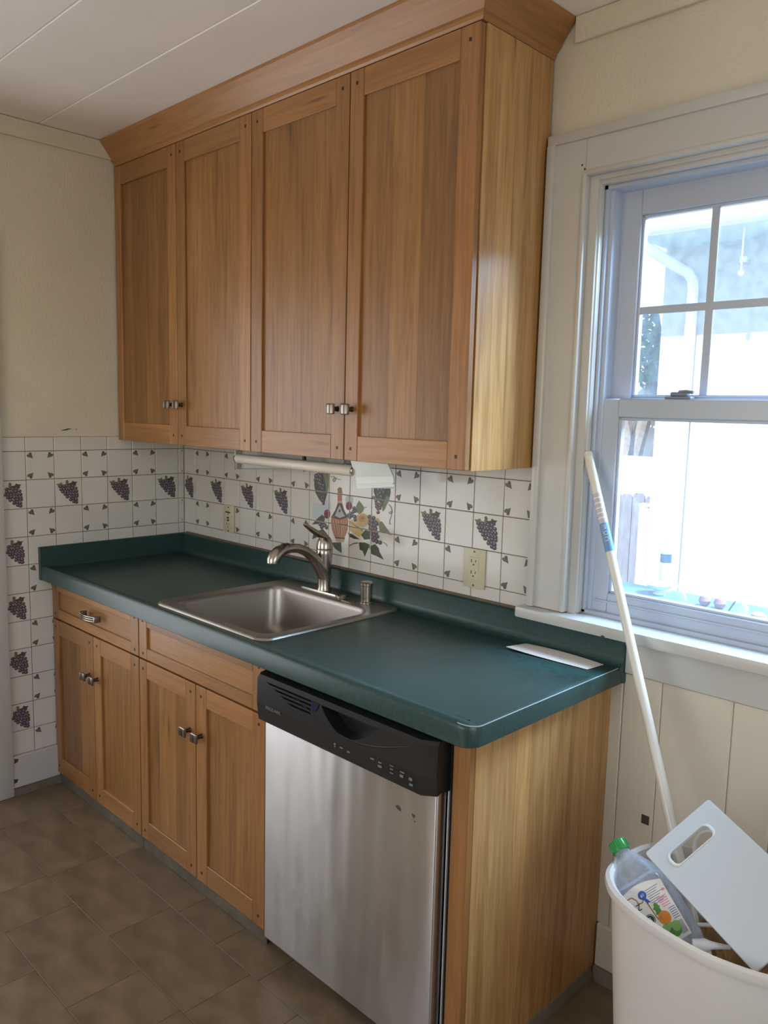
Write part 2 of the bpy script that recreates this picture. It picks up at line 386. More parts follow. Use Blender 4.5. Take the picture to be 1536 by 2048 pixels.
WX0, WX1, WZ0, WZ1 = 1.975, 2.730, 0.985, 2.155      # window opening in the back wall
mb = MB(); wall_boxes(mb, M_PLASTER, -1.75, RX+0.15, -0.3, H+0.15, [(WX0, WX1, WZ0, WZ1)], lambda a, b, c, d: mb.box(a, b, 0.006, 0.16, c, d, M_PLASTER))
wall_back = struct('wall_back', mb)
mb = MB(); wall_boxes(mb, M_PLASTER, RY, 0.006, -0.3, H+0.15, [(-2.70, -0.865, 0.0, 2.05)], lambda a, b, c, d: mb.box(-0.14, -0.006, a, b, c, d, M_PLASTER))
wall_left = struct('wall_left', mb)
mb = MB(); wall_boxes(mb, M_PLASTER, RY, 0.006, -0.3, H+0.15, [(-2.3, -0.8, 0.9, 2.1)], lambda a, b, c, d: mb.box(RX, RX+0.15, a, b, c, d, M_PLASTER))
struct('wall_right', mb)
mb = MB(); wall_boxes(mb, M_PLASTER, -1.75, RX+0.15, -0.3, H+0.15, [(1.0, 2.8, 1.0, 2.1)], lambda a, b, c, d: mb.box(a, b, RY-0.15, RY, c, d, M_PLASTER))
struct('wall_front', mb)
mb = MB(); mb.box(-1.75, -1.6, RY-0.15, 0.16, -0.3, H+0.15, M_PLASTER); mb.box(-1.6, -0.14, -0.45, -0.35, -0.3, H, M_PLASTER); mb.box(-1.6, -0.14, -3.5, -3.4, -0.3, H, M_PLASTER)
struct('wall_hall', mb)

# ceiling: slab and long bevelled planks
mb = MB(); mb.box(-1.75, RX+0.15, RY-0.15, 0.16, H+0.012, H+0.2, M_CEIL)
ceiling = struct('ceiling', mb)
ys = [0.006, -0.2925] + [-0.6 - 0.3075*k for k in range(11)]
for a, b in zip(ys, ys[1:]):
    b = max(b, RY)
    if a - b < 0.02: continue
    mb = MB(); mb.box(-1.6, RX, b+0.0012, a-0.0012, H, H+0.012, M_CEIL, 0.0028)
    obj('plank', mb, ceiling, False)

# floor: a dark bed and thin vinyl tiles of mixed width, seams between
mb = MB(); mb.box(-1.75, RX+0.15, RY-0.15, 0.16, -0.2, -0.002, M_SUBFLOOR)
floor = struct('floor', mb)
rng = random.Random(11); cache = {}
y = -0.49; row = 0
while y > -2.5:
    hh = 0.2075; x = (-1.0 if row % 2 else -0.86) + rng.choice((0, .1, .05))
    y0 = y - hh
    while x < RX:
        w = rng.choice((0.205, 0.308, 0.411)) if x < 3.0 else 0.7
        x1 = min(x+w, RX)
        if x1 > -0.9:
            key = (round(x1-x, 3), round(hh, 3))
            if key not in cache:
                t = MB(); t.box(-(x1-x)/2+.0006, (x1-x)/2-.0006, -hh/2+.0006, hh/2-.0006, -0.002, 0, M_FLOOR, 0.0006)
                cache[key] = mesh_of(t, 'tile', smooth=False)
            put('tile', cache[key], floor, ((x+x1)/2, y-hh/2, 0))
        x = x1
    y = y0; row += 1
mb = MB(); mb.box(-1.6, RX, RY, y, -0.002, 0, M_FLOOR); obj('rear_tiling', mb, floor, False)
mb = MB(); mb.box(-1.6, RX, -0.489, 0.006, -0.002, 0, M_FLOOR); obj('edge_tiling', mb, floor, False)

# trims and baseboards
mb = MB(); mb.box(1.9, RX, -0.008, 0.006, 2.489, H-0.002, M_PLASTER, 0.002); struct('trim_1', mb)
mb = MB(); mb.box(-0.006, 0.008, -3.6, -0.3, 2.489, H-0.002, M_PLASTER, 0.002); struct('trim_2', mb)
mb = MB(); mb.box(2.118, RX, -0.014, 0.006, 0.034, 0.158, M_TRIMCREAM, 0.004, 2); struct('baseboard_back', mb)
mb = MB(); mb.prism([(0.006, 0), (-0.030, 0), (-0.026, 0.012), (-0.016, 0.034), (0.006, 0.036)], 'x', 2.118, RX, M_COVE); struct('baseboard_floor_strip', mb)
mb = MB(); mb.box(-0.006, 0.012, -0.775, -0.585, 0.030, 0.160, M_TRIM, 0.004, 2)
bb = struct('baseboard_left', mb)
mb = MB(); mb.prism([(-0.775, 0), (-0.775, 0.028), (-0.585, 0.03), (-0.585, 0)], 'x', -0.006, 0.018, M_COVE); obj('floor_strip', mb, bb, False)
for yy, zz in ((-0.764, 0.142), (-0.768, 0.060)):
    mb = MB(); mb.prism([(yy-.007, zz-.009), (yy+.006, zz-.006), (yy+.010, zz+.006), (yy-.006, zz+.010)], 'x', 0.0118, 0.0126, M_CHIP); obj('paint_chip', mb, bb, False)

# doorway casing at far left
d1 = struct('door_1', loc=(0, -1.29, 0))
mb = MB(); mb.box(-0.006, 0.018, -0.865, -0.775, 0, 2.14, M_TRIM, 0.004, 2); obj('casing', mb, d1)
mb = MB(); mb.box(-0.006, 0.018, -2.79, -2.70, 0, 2.14, M_TRIM, 0.004, 2); obj('casing', mb, d1)
mb = MB(); mb.box(-0.006, 0.018, -2.79, -0.775, 2.05, 2.14, M_TRIM, 0.004, 2); obj('casing', mb, d1)
mb = MB(); mb.box(-0.14, -0.006, -0.875, -0.865, 0, 2.05, M_TRIM); mb.box(-0.14, -0.006, -2.70, -2.69, 0, 2.05, M_TRIM); obj('jamb', mb, d1)

# openings the daylight comes through, outside the frame
w2 = struct('window_2', loc=(RX, -1.55, 0.9)); mb = MB()
for a, b, c, d in ((-2.39, -2.3, 0.82, 2.19), (-0.8, -0.71, 0.82, 2.19), (-2.3, -0.8, 2.1, 2.19), (-2.3, -0.8, 0.82, 0.9), (-1.57, -1.53, 0.9, 2.1)): mb.box(RX-0.02, RX+0.02, a, b, c, d, M_TRIM)
obj('window_frame', mb, w2, False)
w3 = struct('window_3', loc=(1.9, RY, 1.0)); mb = MB()
for a, b, c, d in ((0.91, 1.0, 0.92, 2.19), (2.8, 2.89, 0.92, 2.19), (1.0, 2.8, 2.1, 2.19), (1.0, 2.8, 0.92, 1.0), (1.88, 1.92, 1.0, 2.1)): mb.box(a, b, RY-0.02, RY+0.02, c, d, M_TRIM)
obj('window_frame', mb, w3, False)

# ---------------------------------------------------------------- wall tiles
P = 0.1095; X0 = 0.092; Y0 = -0.028; Z1 = 1.3505; JOINT = 0.0011
def disc(cx, cy, rx, ry, n=8, a=0):
    return [(cx + rx*math.cos(2*PI*i/n)*math.cos(a) - ry*math.sin(2*PI*i/n)*math.sin(a), cy + rx*math.cos(2*PI*i/n)*math.sin(a) + ry*math.sin(2*PI*i/n)*math.cos(a)) for i in range(n)]
def leaf2(cx, cy, L, a):
    pr = [(-.5, 0), (-.25, .26), (0.0, .17), (.18, .30), (.30, .10), (.5, 0), (.30, -.10), (.18, -.30), (0, -.17), (-.25, -.26)]
    return [(cx + L*(u*math.cos(a)-v*math.sin(a)), cy + L*(u*math.sin(a)+v*math.cos(a))) for u, v in pr]
def grape_motif():
    r = random.Random(3); out = []
    out.append(('leafl', leaf2(-0.018, 0.022, 0.034, 2.7))); out.append(('leaf', leaf2(0.010, 0.026, 0.032, 0.5))); out.append(('leafl', leaf2(-0.004, 0.033, 0.018, 1.5)))
    for i, (w, n) in enumerate(((0.040, 5), (0.046, 6), (0.044, 6), (0.040, 5), (0.032, 4), (0.024, 3), (0.014, 2))):
        for j in range(n):
            x = -0.005 + i*0.0035 + (j-(n-1)/2)*w/n*1.02 + r.uniform(-.0012, .0012); yv = 0.020 - i*0.0090 + r.uniform(-.0014, .0014)
            out.append((r.choice(('purp', 'purp', 'navy', 'plum')), disc(x, yv, 0.0054, 0.0056)))
            out.append(('hi', disc(x-.0012, yv+.0016, 0.0017, 0.0018, 6)))
    out.append(('brown', [(-0.008, 0.040), (-0.004, 0.040), (0.001, 0.024), (-0.002, 0.023)]))
    return [(c, [(x*1.5, z*1.2-.001) for x, z in p]) for c, p in out]
def corner_motif():
    out = []; q = 0.0370
    for sx in (-1, 1):
        for sy in (-1, 1):
            cx, cy = sx*q, sy*q
            hp = [(-.0105, .008), (-.0060, .0115), (-.0010, .0080), (.0045, .0115), (.0100, .0070), (.0065, -.0010), (.0015, -.0125), (-.0030, -.0050), (-.0085, .0005)]
            rot = lambda u, v: (cx - sx*(u*.80 - v*.60)*1.1, cy + sy*(u*.60 + v*.80)*1.1)
            out.append(('motif', [rot(u, v) for u, v in hp]))
            out.append(('leafl', [rot(u, v) for u, v in ((-.0060, .0060), (-.0030, .0050), (0, -.0060), (-.0020, -.0010))]))
            out.append(('purp', [rot(u, v) for u, v in ((.0025, .0080), (.0065, .0065), (.0045, .0015), (.0018, .0040))]))
    return out
MOTIF = {'plain': [], 'grape': grape_motif(), 'corner': corner_motif()}
TCACHE = {}
def tile_mesh(w, h, kind, dx, dz):
    """tile centred on its own middle, printed face towards -y; (dx,dz): where the full tile's centre lies"""
    key = (round(w, 4), round(h, 4), kind, round(dx, 4), round(dz, 4))
    if key in TCACHE: return TCACHE[key]
    t = MB(); t.box(-w/2, w/2, 0, 0.006, -h/2, h/2, M_TILE, 0.0012)
    k = 0
    for col, poly in MOTIF[kind]:
        pp = [(x+dx, z+dz) for x, z in poly]
        if any(abs(x) > w/2-.0013 or abs(z) > h/2-.0013 for x, z in pp): continue
        k += 1; yy = -0.00025 - 0.00001*k
        t.add([(x, yy, z) for x, z in pp], [tuple(range(len(pp)))], INK[col])
    TCACHE[key] = mesh_of(t, 'tile', smooth=False, recalc=True)
    return TCACHE[key]
def lay(parent, a0, a1, z0, z1, kind, place, full_a, full_z):
    w, h = a1-a0-2*JOINT, z1-z0-2*JOINT
    ca, cz = (a0+a1)/2, (z0+z1)/2
    o = put('tile', tile_mesh(w, h, kind, full_a-ca, full_z-cz), parent, place(ca, cz))
    return o
zrow = lambda r: Z1 - P*(r-1)             # top of row r
gb = MB(); gb.box(0.0, 1.85, 0.0022, 0.0062, 0.88, 1.405, M_GROUT); obj('grout', gb, wall_back, False)
for r in range(0, 5):
    zt, zb = (1.405, Z1) if r == 0 else (zrow(r), max(zrow(r)-P, 0.955))
    fz = zrow(r) - P/2
    for m in range(-1, 16):
        a0, a1 = (0.0, X0) if m == -1 else (X0+P*m, X0+P*(m+1))
        if 7 <= m <= 10: kind = 'plain'
        else:
            e = m if m < 7 else m+1
            kind = 'corner' if (r in (1, 3) and e % 2 == 0) else 'grape' if (r == 2 and e % 2 == 1) else 'plain'
        lay(wall_back, a0, a1, zb, zt, kind, lambda a, z: (a, 0.0, z), X0+P*m+P/2, fz)
gl = MB(); gl.box(-0.0062, -0.0022, -0.775, 0.0, 0.15, 1.405, M_GROUT); obj('grout', gl, wall_left, False)
for r in range(0, 12):
    zt, zb = (1.405, Z1) if r == 0 else (zrow(r), max(zrow(r)-P, 0.160))
    fz = zrow(r) - P/2
    for c in range(-1, 7):
        if r >= 5 and c < 5: continue
        b1, b0 = (0.0, Y0) if c == -1 else (Y0-P*c, max(Y0-P*(c+1), -0.775))
        kind = 'grape' if (r and r % 2 == 0 and c % 2 == 0) else 'corner' if (r % 2 == 1 and c % 2 == 1) else 'plain'
        if r >= 4 and c < 5 and kind == 'grape': kind = 'plain'
        o = lay(wall_left, b0, b1, zb, zt, kind, lambda a, z: (0.0, a, z), Y0-P*c-P/2, fz)
        o.rotation_euler = (0, 0, PI/2)

# wainscot boards under the window
xs = [2.10, 2.147, 2.252, 2.430, 2.533, 2.711, 2.816, 2.993, 3.10, 3.28, 3.46, 3.64, 3.82, 4.0, 4.2, 4.4]
for a, b in zip(xs, xs[1:]):
    mb = MB(); mb.box(a+0.0005, b-0.0005, -0.004, 0.006, 0.155, 0.885, M_WAINS, 0.0035); obj('board', mb, wall_back, False)
mb = MB(); mb.box(2.222, 2.243, -0.0062, -0.0045, 0.488, 0.512, M_CHIP, 0.0006); obj('dark_patch', mb, wall_back, False, label='small black square stuck on the cream boards')
for px, pz, s in ((0.0, 0.0, 1),):
    mb = MB(); mb.prism([(-0.545, 1.428), (-0.520, 1.430), (-0.498, 1.436), (-0.515, 1.437), (-0.535, 1.432)], 'x', -0.0065, -0.0054, M_CHIP)
    mb.prism([(-0.485, 1.430), (-0.478, 1.434), (-0.482, 1.436)], 'x', -0.0065, -0.0054, M_CHIP); obj('scuff', mb, wall_left, False)

# ---------------------------------------------------------------- window in the back wall
win = struct('window_1', loc=((WX0+WX1)/2, 0, WZ0))
CX = (WX0+WX1)/2
def both(name, build):
    for s in (1, -1):
        m_ = MB(); build(m_)
        if s < 0: m_.v = [(2*CX-x, y, z) for x, y, z in m_.v]
        obj(name, m_, win)
def casing(m_):
    m_.box(1.862, 1.960, -0.016, 0.006, 1.0, 2.255, M_TRIM, 0.002)
    m_.box(1.843, 1.868, -0.027, 0.006, 1.0, 2.243, M_TRIM, 0.005, 2)
    m_.box(1.950, 1.964, -0.021, 0.006, 1.0, 2.158, M_TRIM, 0.005, 2)
both('casing', casing)
mb = MB(); mb.box(1.9602, 2*CX-1.9602, -0.0158, 0.006, 2.155, 2.257, M_TRIM); mb.box(1.843, 2*CX-1.843, -0.024, 0.006, 2.240, 2.268, M_TRIM, 0.005, 2); mb.box(1.950, 2*CX-1.950, -0.021, 0.006, 2.150, 2.164, M_TRIM, 0.005, 2)
obj('head_casing', mb, win)
mb = MB(); mb.box(1.826, 2*CX-1.826, -0.052, 0.05, 0.968, 0.999, M_TRIM, 0.005, 2); obj('stool', mb, win)
mb = MB(); mb.box(2.152, 2*CX-1.845, -0.014, 0.006, 0.876, 0.968, M_TRIM, 0.003); obj('apron', mb, win)
def jamb(m_):
    m_.box(1.962, 1.988, 0.003, 0.158, 0.999, 2.150, M_TRIM); m_.box(1.972, 1.992, 0.012, 0.032, 0.999, 2.150, M_TRIM, 0.004, 2)
both('jamb', jamb)
mb = MB(); mb.box(1.963, 2*CX-1.963, 0.0035, 0.157, 2.139, 2.1565, M_TRIM); mb.box(1.972, 2*CX-1.972, 0.012, 0.032, 2.128, 2.150, M_TRIM, 0.004, 2); obj('head_jamb', mb, win)
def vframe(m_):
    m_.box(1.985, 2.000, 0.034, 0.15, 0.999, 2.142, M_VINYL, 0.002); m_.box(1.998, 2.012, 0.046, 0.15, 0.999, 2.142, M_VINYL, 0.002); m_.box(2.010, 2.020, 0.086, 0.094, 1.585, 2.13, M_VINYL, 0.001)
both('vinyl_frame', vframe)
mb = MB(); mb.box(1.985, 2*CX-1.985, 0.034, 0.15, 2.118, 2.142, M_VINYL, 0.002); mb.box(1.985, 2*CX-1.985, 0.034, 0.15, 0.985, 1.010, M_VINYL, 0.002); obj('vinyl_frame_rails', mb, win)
def sash(name, y0, y1, x0, x1, z0, z1, gx0, gx1, gz0, gz1, muntins):
    t = MB()
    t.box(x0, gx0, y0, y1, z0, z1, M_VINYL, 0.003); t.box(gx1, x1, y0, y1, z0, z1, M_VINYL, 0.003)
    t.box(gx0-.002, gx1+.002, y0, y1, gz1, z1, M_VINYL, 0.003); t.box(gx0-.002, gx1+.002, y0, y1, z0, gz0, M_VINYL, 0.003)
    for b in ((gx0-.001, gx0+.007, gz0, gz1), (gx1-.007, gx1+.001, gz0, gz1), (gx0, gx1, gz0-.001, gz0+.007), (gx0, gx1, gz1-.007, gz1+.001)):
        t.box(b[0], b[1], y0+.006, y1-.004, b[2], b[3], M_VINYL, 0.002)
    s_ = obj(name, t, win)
    t = MB(); t.box(gx0, gx1, (y0+y1)/2-.002, (y0+y1)/2+.002, gz0, gz1, M_GLASS); obj('pane', t, s_, False)
    for (a, b, c, d) in muntins:
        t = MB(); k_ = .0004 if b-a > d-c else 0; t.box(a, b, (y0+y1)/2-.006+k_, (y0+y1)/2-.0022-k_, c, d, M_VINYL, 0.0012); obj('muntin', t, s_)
    return s_
G0, G1 = 2.068, 2*CX-2.068; W3 = (G1-G0)/3
us = sash('upper_sash', 0.088, 0.118, 2.006, 2*CX-2.006, 1.540, 2.122, G0, G1, 1.590, 2.055,
     [(G0+W3-.010, G0+W3+.010, 1.590, 2.055), (G0+2*W3-.010, G0+2*W3+.010, 1.590, 2.055), (G0, G1, 1.804, 1.824)])
ls = sash('lower_sash', 0.050, 0.082, 1.999, 2*CX-1.999, 1.004, 1.585, 2.056, 2*CX-2.056, 1.062, 1.536, [])
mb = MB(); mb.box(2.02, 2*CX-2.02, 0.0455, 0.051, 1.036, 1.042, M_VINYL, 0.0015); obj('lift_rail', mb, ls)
M_LOCK = mat('backlit_lock_metal', (0.20, 0.235, 0.30, 1), 0.35)  # lock coloured dark and bluish as its backlit silhouette
for lx in (2.212, 2*CX-2.212):
    mb = MB(); mb.box(lx-.034, lx+.034, 0.054, 0.080, 1.585, 1.592, M_LOCK, 0.002); mb.box(lx-.022, lx+.022, 0.058, 0.078, 1.592, 1.603, M_LOCK, 0.003)
    mb.tube([(lx, 0.066, 1.602), (lx+.020, 0.060, 1.604), (lx+.040, 0.056, 1.602)], [.006, .005, .004], M_LOCK, 8); obj('sash_lock', mb, win)
for hx, hz in ((1.948, 2.178), (1.956, 2.167), (1.853, 2.232)):
    mb = MB(); mb.lathe((hx, -0.0262 if hx < 1.9 else -0.0162, hz), [(0.0028, 0), (0.0028, 0.001)], M_CHIP, 8, 'y'); obj('nail_hole', mb, win, False)
mb = MB(); mb.prism([(2.098, 0.9675), (2.112, 0.9675), (2.110, 0.973), (2.103, 0.9745)], 'y', -0.0528, -0.0515, M_CHIP); obj('paint_chip', mb, win, False)
for pts in ([(1.976, 2.115), (1.982, 2.112), (1.984, 2.090), (1.979, 2.098)], [(1.974, 2.085), (1.979, 2.083), (1.980, 2.062), (1.975, 2.066)], [(1.984, 2.086), (1.988, 2.085), (1.987, 2.070)]):
    mb = MB(); mb.prism(pts, 'y', 0.0108, 0.0122, M_CHIP); obj('paint_chip', mb, win, False)

# ================================================================== CABINETS
def knob_mesh():
    t = MB()
    t.lathe((0, 0, 0), [(0.0085, 0), (0.0068, -0.006), (0.0068, -0.022), (0.010, -0.0245)], M_DNICKEL, 14, 'y')
    t.box(-0.0165, 0.0165, -0.031, -0.0225, -0.0155, 0.0155, M_KNOB, 0.004, 3)
    t.box(-0.0165, -0.0125, -0.0325, -0.028, -0.0135, 0.0135, M_KNOB, 0.0016, 2)
    t.box(0.0125, 0.0165, -0.0325, -0.028, -0.0135, 0.0135, M_KNOB, 0.0016, 2)
    t.box(-0.0035, 0.0035, -0.0318, -0.029, -0.0125, 0.0125, M_DNICKEL, 0.001)
    return mesh_of(t, 'knob')
KNOB = knob_mesh()
def pull_mesh():
    t = MB(); n = 12
    for dz in (-0.0062, 0, 0.0062):
        t.tube([(-0.046 + 0.092*i/n, -0.020-0.010*math.sin(PI*i/n), dz) for i in range(n+1)], 0.0030, M_KNOB, 8)
    t.loft([[(-0.046 + 0.092*i/n, -0.018-0.010*math.sin(PI*i/n), z) for z in (-0.0085, 0.0085)] for i in range(n+1)], M_DNICKEL, False, False, closed=False)
    for sx in (-1, 1):
        t.box(sx*0.046-.004, sx*0.046+.004, -0.023, 0, -0.009, 0.009, M_KNOB, 0.002, 2)
    t.v = [(x*1.2, y*1.15, z*1.25) for x, y, z in t.v]
    return mesh_of(t, 'pull')
PULL = pull_mesh()
def pegs(t, pts, yf):
    for x, z in pts: t.box(x-.0038, x+.0038, yf-.0012, yf+.004, z-.0045, z+.0045, M_PEG, 0.0006)
def door(cab, name, x0, x1, z0, z1, yf, sl, sr, rt, rb, nb, knob=None, pull=None, seed=0, peg_l=True, peg_r=True, horiz=False):
    """frame-and-panel front: the part is the back panel; stiles, rails, boards and hardware are its pieces"""
    th = 0.020; g = 0.0018
    x0 += g; x1 -= g; z0 += g; z1 -= g
    t = MB(); t.box(x0+.004, x1-.004, yf+.0155, yf+th, z0+.004, z1-.004, M_GAP)
    d = obj(name, t, cab, False)
    for a, b, pg in ((x0, x0+sl, peg_l), (x1-sr, x1, peg_r)):
        t = MB(); t.box(a, b, yf, yf+th, z0, z1, M_WOODZ, 0.0016)
        c = (a+b)/2
        if pg: pegs(t, [(c, z1-rt*.48), (c, z0+rb*.48)], yf)
        obj('stile', t, d, False)
    for a, b in ((z1-rt, z1), (z0, z0+rb)):
        t = MB(); t.box(x0+sl+.0004, x1-sr-.0004, yf+.0006, yf+th, a, b, M_WOODX, 0.0014); obj('rail', t, d, False)
    rr = random.Random(seed); w = x1-sr-(x0+sl); cuts = [0]+sorted(min(.9, max(.1, (i+rr.uniform(-.28, .28))/nb)) for i in range(1, nb))+[1]
    for a, b in zip(cuts, cuts[1:]):
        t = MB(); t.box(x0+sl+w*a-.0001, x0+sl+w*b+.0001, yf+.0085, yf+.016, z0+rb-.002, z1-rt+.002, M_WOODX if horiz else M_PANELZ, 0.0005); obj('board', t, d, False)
    if knob: put('knob', KNOB, d, (knob[0], yf, knob[1]))
    if pull: put('pull', PULL, d, (pull[0], yf, pull[1]))
    return d

YU = -0.307; ZB, ZT = 1.390, 2.470; XU = 1.836
UD = [0.004, 0.462, 0.917, 1.377, 1.834]
def upper(i, label):
    a, b = UD[2*i], UD[2*i+2]
    c = thing('upper_cabinet', label, 'cabinet', ((a+b)/2, -0.15, ZB), 'wall cabinets above the sink')
    t = MB(); e = b-0.020 if i else b-.001
    t.box(a, e, YU+.0212, -0.001, ZB+.006, ZT-.004, M_GAP, 0.001); obj('body', t, c, False)
    ks = [(UD[2*i+1]-.031, 1.540), (UD[2*i+1]+.031, 1.540)]
    door(c, 'door', a, UD[2*i+1], ZB, ZT-.004, YU, 0.042 if i == 0 else 0.058, 0.056, 0.072, 0.072, 4, ks[0], seed=3+i*5, peg_l=i != 0)
    door(c, 'door', UD[2*i+1], b, ZB, ZT-.004, YU, 0.054, 0.060, 0.072, 0.072, 3, ks[1], seed=4+i*5)
    if i:
        t = MB(); t.box(b-.0195, b+.0005, YU+.024, -0.001, ZB+.001, ZT-.004, M_GAP); sp = obj('side_panel', t, c, False)
        rr = random.Random(5); ys = [YU+.0235]
        while ys[-1] < -0.06: ys.append(ys[-1]+rr.uniform(.038, .075))
        ys[-1] = -0.001
        for p, q in zip(ys, ys[1:]):
            t = MB(); t.box(b-.012, b+.0015, p, q, ZB, ZT-.004, M_SIDE, 0.0004); obj('board', t, sp, False)
    return c
upper(0, 'left wall cabinet, two tall oak doors meeting the plaster wall on the left')
upper(1, 'right wall cabinet, two tall oak doors with a pale yellow side panel by the window')

# crown moulding along the top
prof = [(-0.012, 2.467), (0.004, 2.467), (0.008, 2.473), (0.010, 2.480), (0.016, 2.484), (0.032, 2.506), (0.050, 2.530), (0.064, 2.545), (0.066, 2.550), (0.066, 2.554), (-0.012, 2.554)]
mb = MB(); yb = YU+.006; xb = XU-.004
R = [[(x, yb-d, z) for d, z in prof] for x in (0.002,)] + [[(xb+d, yb-d, z) for d, z in prof]]
mb.loft(R, M_WOODX)
crown = thing('crown_molding', 'oak crown molding where the wall cabinets meet the ceiling', 'molding', (0.92, -0.33, 2.462))
obj('front_run', mb, crown, False)
mb = MB(); mb.loft([[(xb+d+.0002, yb-d, z) for d, z in prof], [(xb+d+.0002, -0.001, z) for d, z in prof]], M_WOODY); obj('return_run', mb, crown, False)

YB = -0.600
def base(i, a, b, split, label):
    c = thing('base_cabinet', label, 'cabinet', ((a+b)/2, -0.30, 0), 'base cabinets under the counter')
    t = MB(); t.box(a, b, YB+.0212, -0.01, 0.05, 0.846 if i == 0 else 0.69, M_GAP, 0.001)
    if i: t.box(a, b, YB+.0212, YB+.030, 0.69, 0.846, M_GAP)
    obj('body', t, c, False)
    if i == 0: door(c, 'drawer', a, b, 0.691, 0.842, YB, 0.050, 0.052, 0.036, 0.038, 1, pull=((a+b)/2+.012, 0.766), seed=1, horiz=True)
    else: door(c, 'false_drawer', a, b, 0.691, 0.842, YB, 0.050, 0.060, 0.036, 0.038, 1, seed=2, horiz=True)
    door(c, 'door', a, split, 0.046, 0.688, YB, 0.046, 0.056, 0.060, 0.066, 3, (split-.033, 0.532), seed=20+i)
    door(c, 'door', split, b, 0.046, 0.688, YB, 0.056, 0.056, 0.060, 0.066, 3, (split+.033, 0.532), seed=30+i)
    t = MB(); t.box(a, b, YB+.008, YB+.016, 0.0, 0.049, M_TOE, 0.002); obj('toe_strip', t, c, False)
    return c
base(0, 0.003, 0.690, 0.350, 'left base cabinet with the bowed metal drawer pull, beside the tiled wall')
base(1, 0.692, 1.396, 1.041, 'sink base cabinet with a plain drawer front, left of the dishwasher')

# end panel right of the dishwasher
ep = thing('end_panel', 'yellowish stave end panel closing the right end of the counter', 'panel', (2.09, -0.30, 0))
mb = MB(); mb.box(2.070, 2.104, YB+.004, -0.002, 0, 0.847, M_GAP); obj('core', mb, ep, False)
mb = MB(); mb.box(2.068, 2.1135, YB, YB+.020, 0, 0.847, M_WOODZ, 0.0016); obj('stile', mb, ep, False)
rr = random.Random(8); ys = [YB+.0203]
while ys[-1] < -0.07: ys.append(ys[-1]+rr.uniform(.05, .095))
ys[-1] = -0.002
for p, q in zip(ys, ys[1:]):
    mb = MB(); mb.box(2.100, 2.114, p, q, 0, 0.847, M_SIDE, 0.0004); obj('board', mb, ep, False)
mb = MB(); mb.prism([(2.114, 0), (2.128, 0), (2.126, .012), (2.118, .032), (2.114, .034)], 'y', -0.60, -0.03, M_COVE); obj('floor_strip', mb, ep, False)

# ================================================================== COUNTERTOP
ZC, XR, YF = 0.895, 2.152, -0.648
ct = thing('countertop', 'dark green laminate countertop with a rolled front edge', 'countertop', (1.07, -0.32, 0.848))
def edge_prof(lip):
    top = 0.010*lip
    return [(0.040, 0.848), (0.004, 0.848), (0.0, 0.851), (0.0, 0.885+top*.7), (0.0025, 0.892+top*.85), (0.008, 0.895+top), (0.020, 0.895+top*.95), (0.034, 0.895+top*.35), (0.048, 0.895)]
cr = 0.040; path = [((0.0, YF), (0, -1), 1.0), ((1.4, YF), (0, -1), 1.0), ((XR-cr, YF), (0, -1), 0.7)]
for i in range(1, 7):
    a = math.radians(-90+90*i/6); path.append(((XR-cr+cr*math.cos(a), YF+cr+cr*math.sin(a)), (math.cos(a), math.sin(a)), max(0.1, .7*(1-i/6))))
path.append(((XR, -0.004), (1, 0), 0.1))
mb = MB()
R = [[(p[0]-n[0]*d, p[1]-n[1]*d, z) for d, z in edge_prof(l)] for p, n, l in path]
mb.loft(R, M_COUNTER, False, False, closed=False)
obj('rolled_edge', mb, ct, recalc=True)
mb = MB(); mb.tube([(p[0]-n[0]*.003, p[1]-n[1]*.003, 0.8935+.010*l*.9) for p, n, l in path[2:]], 0.0011, mat('laminate_seam_highlight', (0.42, 0.46, 0.43, 1), 0.4), 6); obj('edge_seam', mb, ct)  # seam strip made pale to paint the highlight along the edge
SX0, SX1, SY0, SY1 = 0.800, 1.362, -0.582, -0.050     # sink cut-out
mb = MB(); inner = [r[-1] for r in R]; xi, yi = XR-.048, YF+.048
def q(x0, x1, y0, y1): mb.box(x0, x1, y0, y1, 0.868, ZC, M_COUNTER)
q(0, SX0, yi, -0.004); q(SX1, xi, yi, -0.004); q(SX0, SX1, yi, SY0); q(SX0, SX1, SY1, -0.004)
obj('top', mb, ct, False)
mb = MB(); sp = [(-0.0005, 0.849), (-0.0005, 0.975), (-0.005, 0.9785), (-0.015, 0.9785), (-0.020, 0.974), (-0.0205, 0.918), (-0.024, 0.905), (-0.032, 0.897), (-0.042, 0.8952), (-0.042, 0.893), (-0.02, 0.85)]
mb.prism(sp, 'x', 0.021, XR+.0008, M_COUNTER); obj('backsplash', mb, ct)
mb = MB(); mb.prism([(0.0005, 0.849), (0.0005, 0.975), (0.004, 0.9785), (0.016, 0.9785), (0.020, 0.974), (0.0205, 0.849)], 'y', YF-.001, -0.0005, M_COUNTER); obj('side_splash', mb, ct)
mb = MB(); mb.prism([(-0.0005, 0.9775), (-0.0005, 0.984), (-0.006, 0.981), (-0.010, 0.9785)], 'x', 0.02, 1.83, M_GROUT); obj('caulk_line', mb, ct)

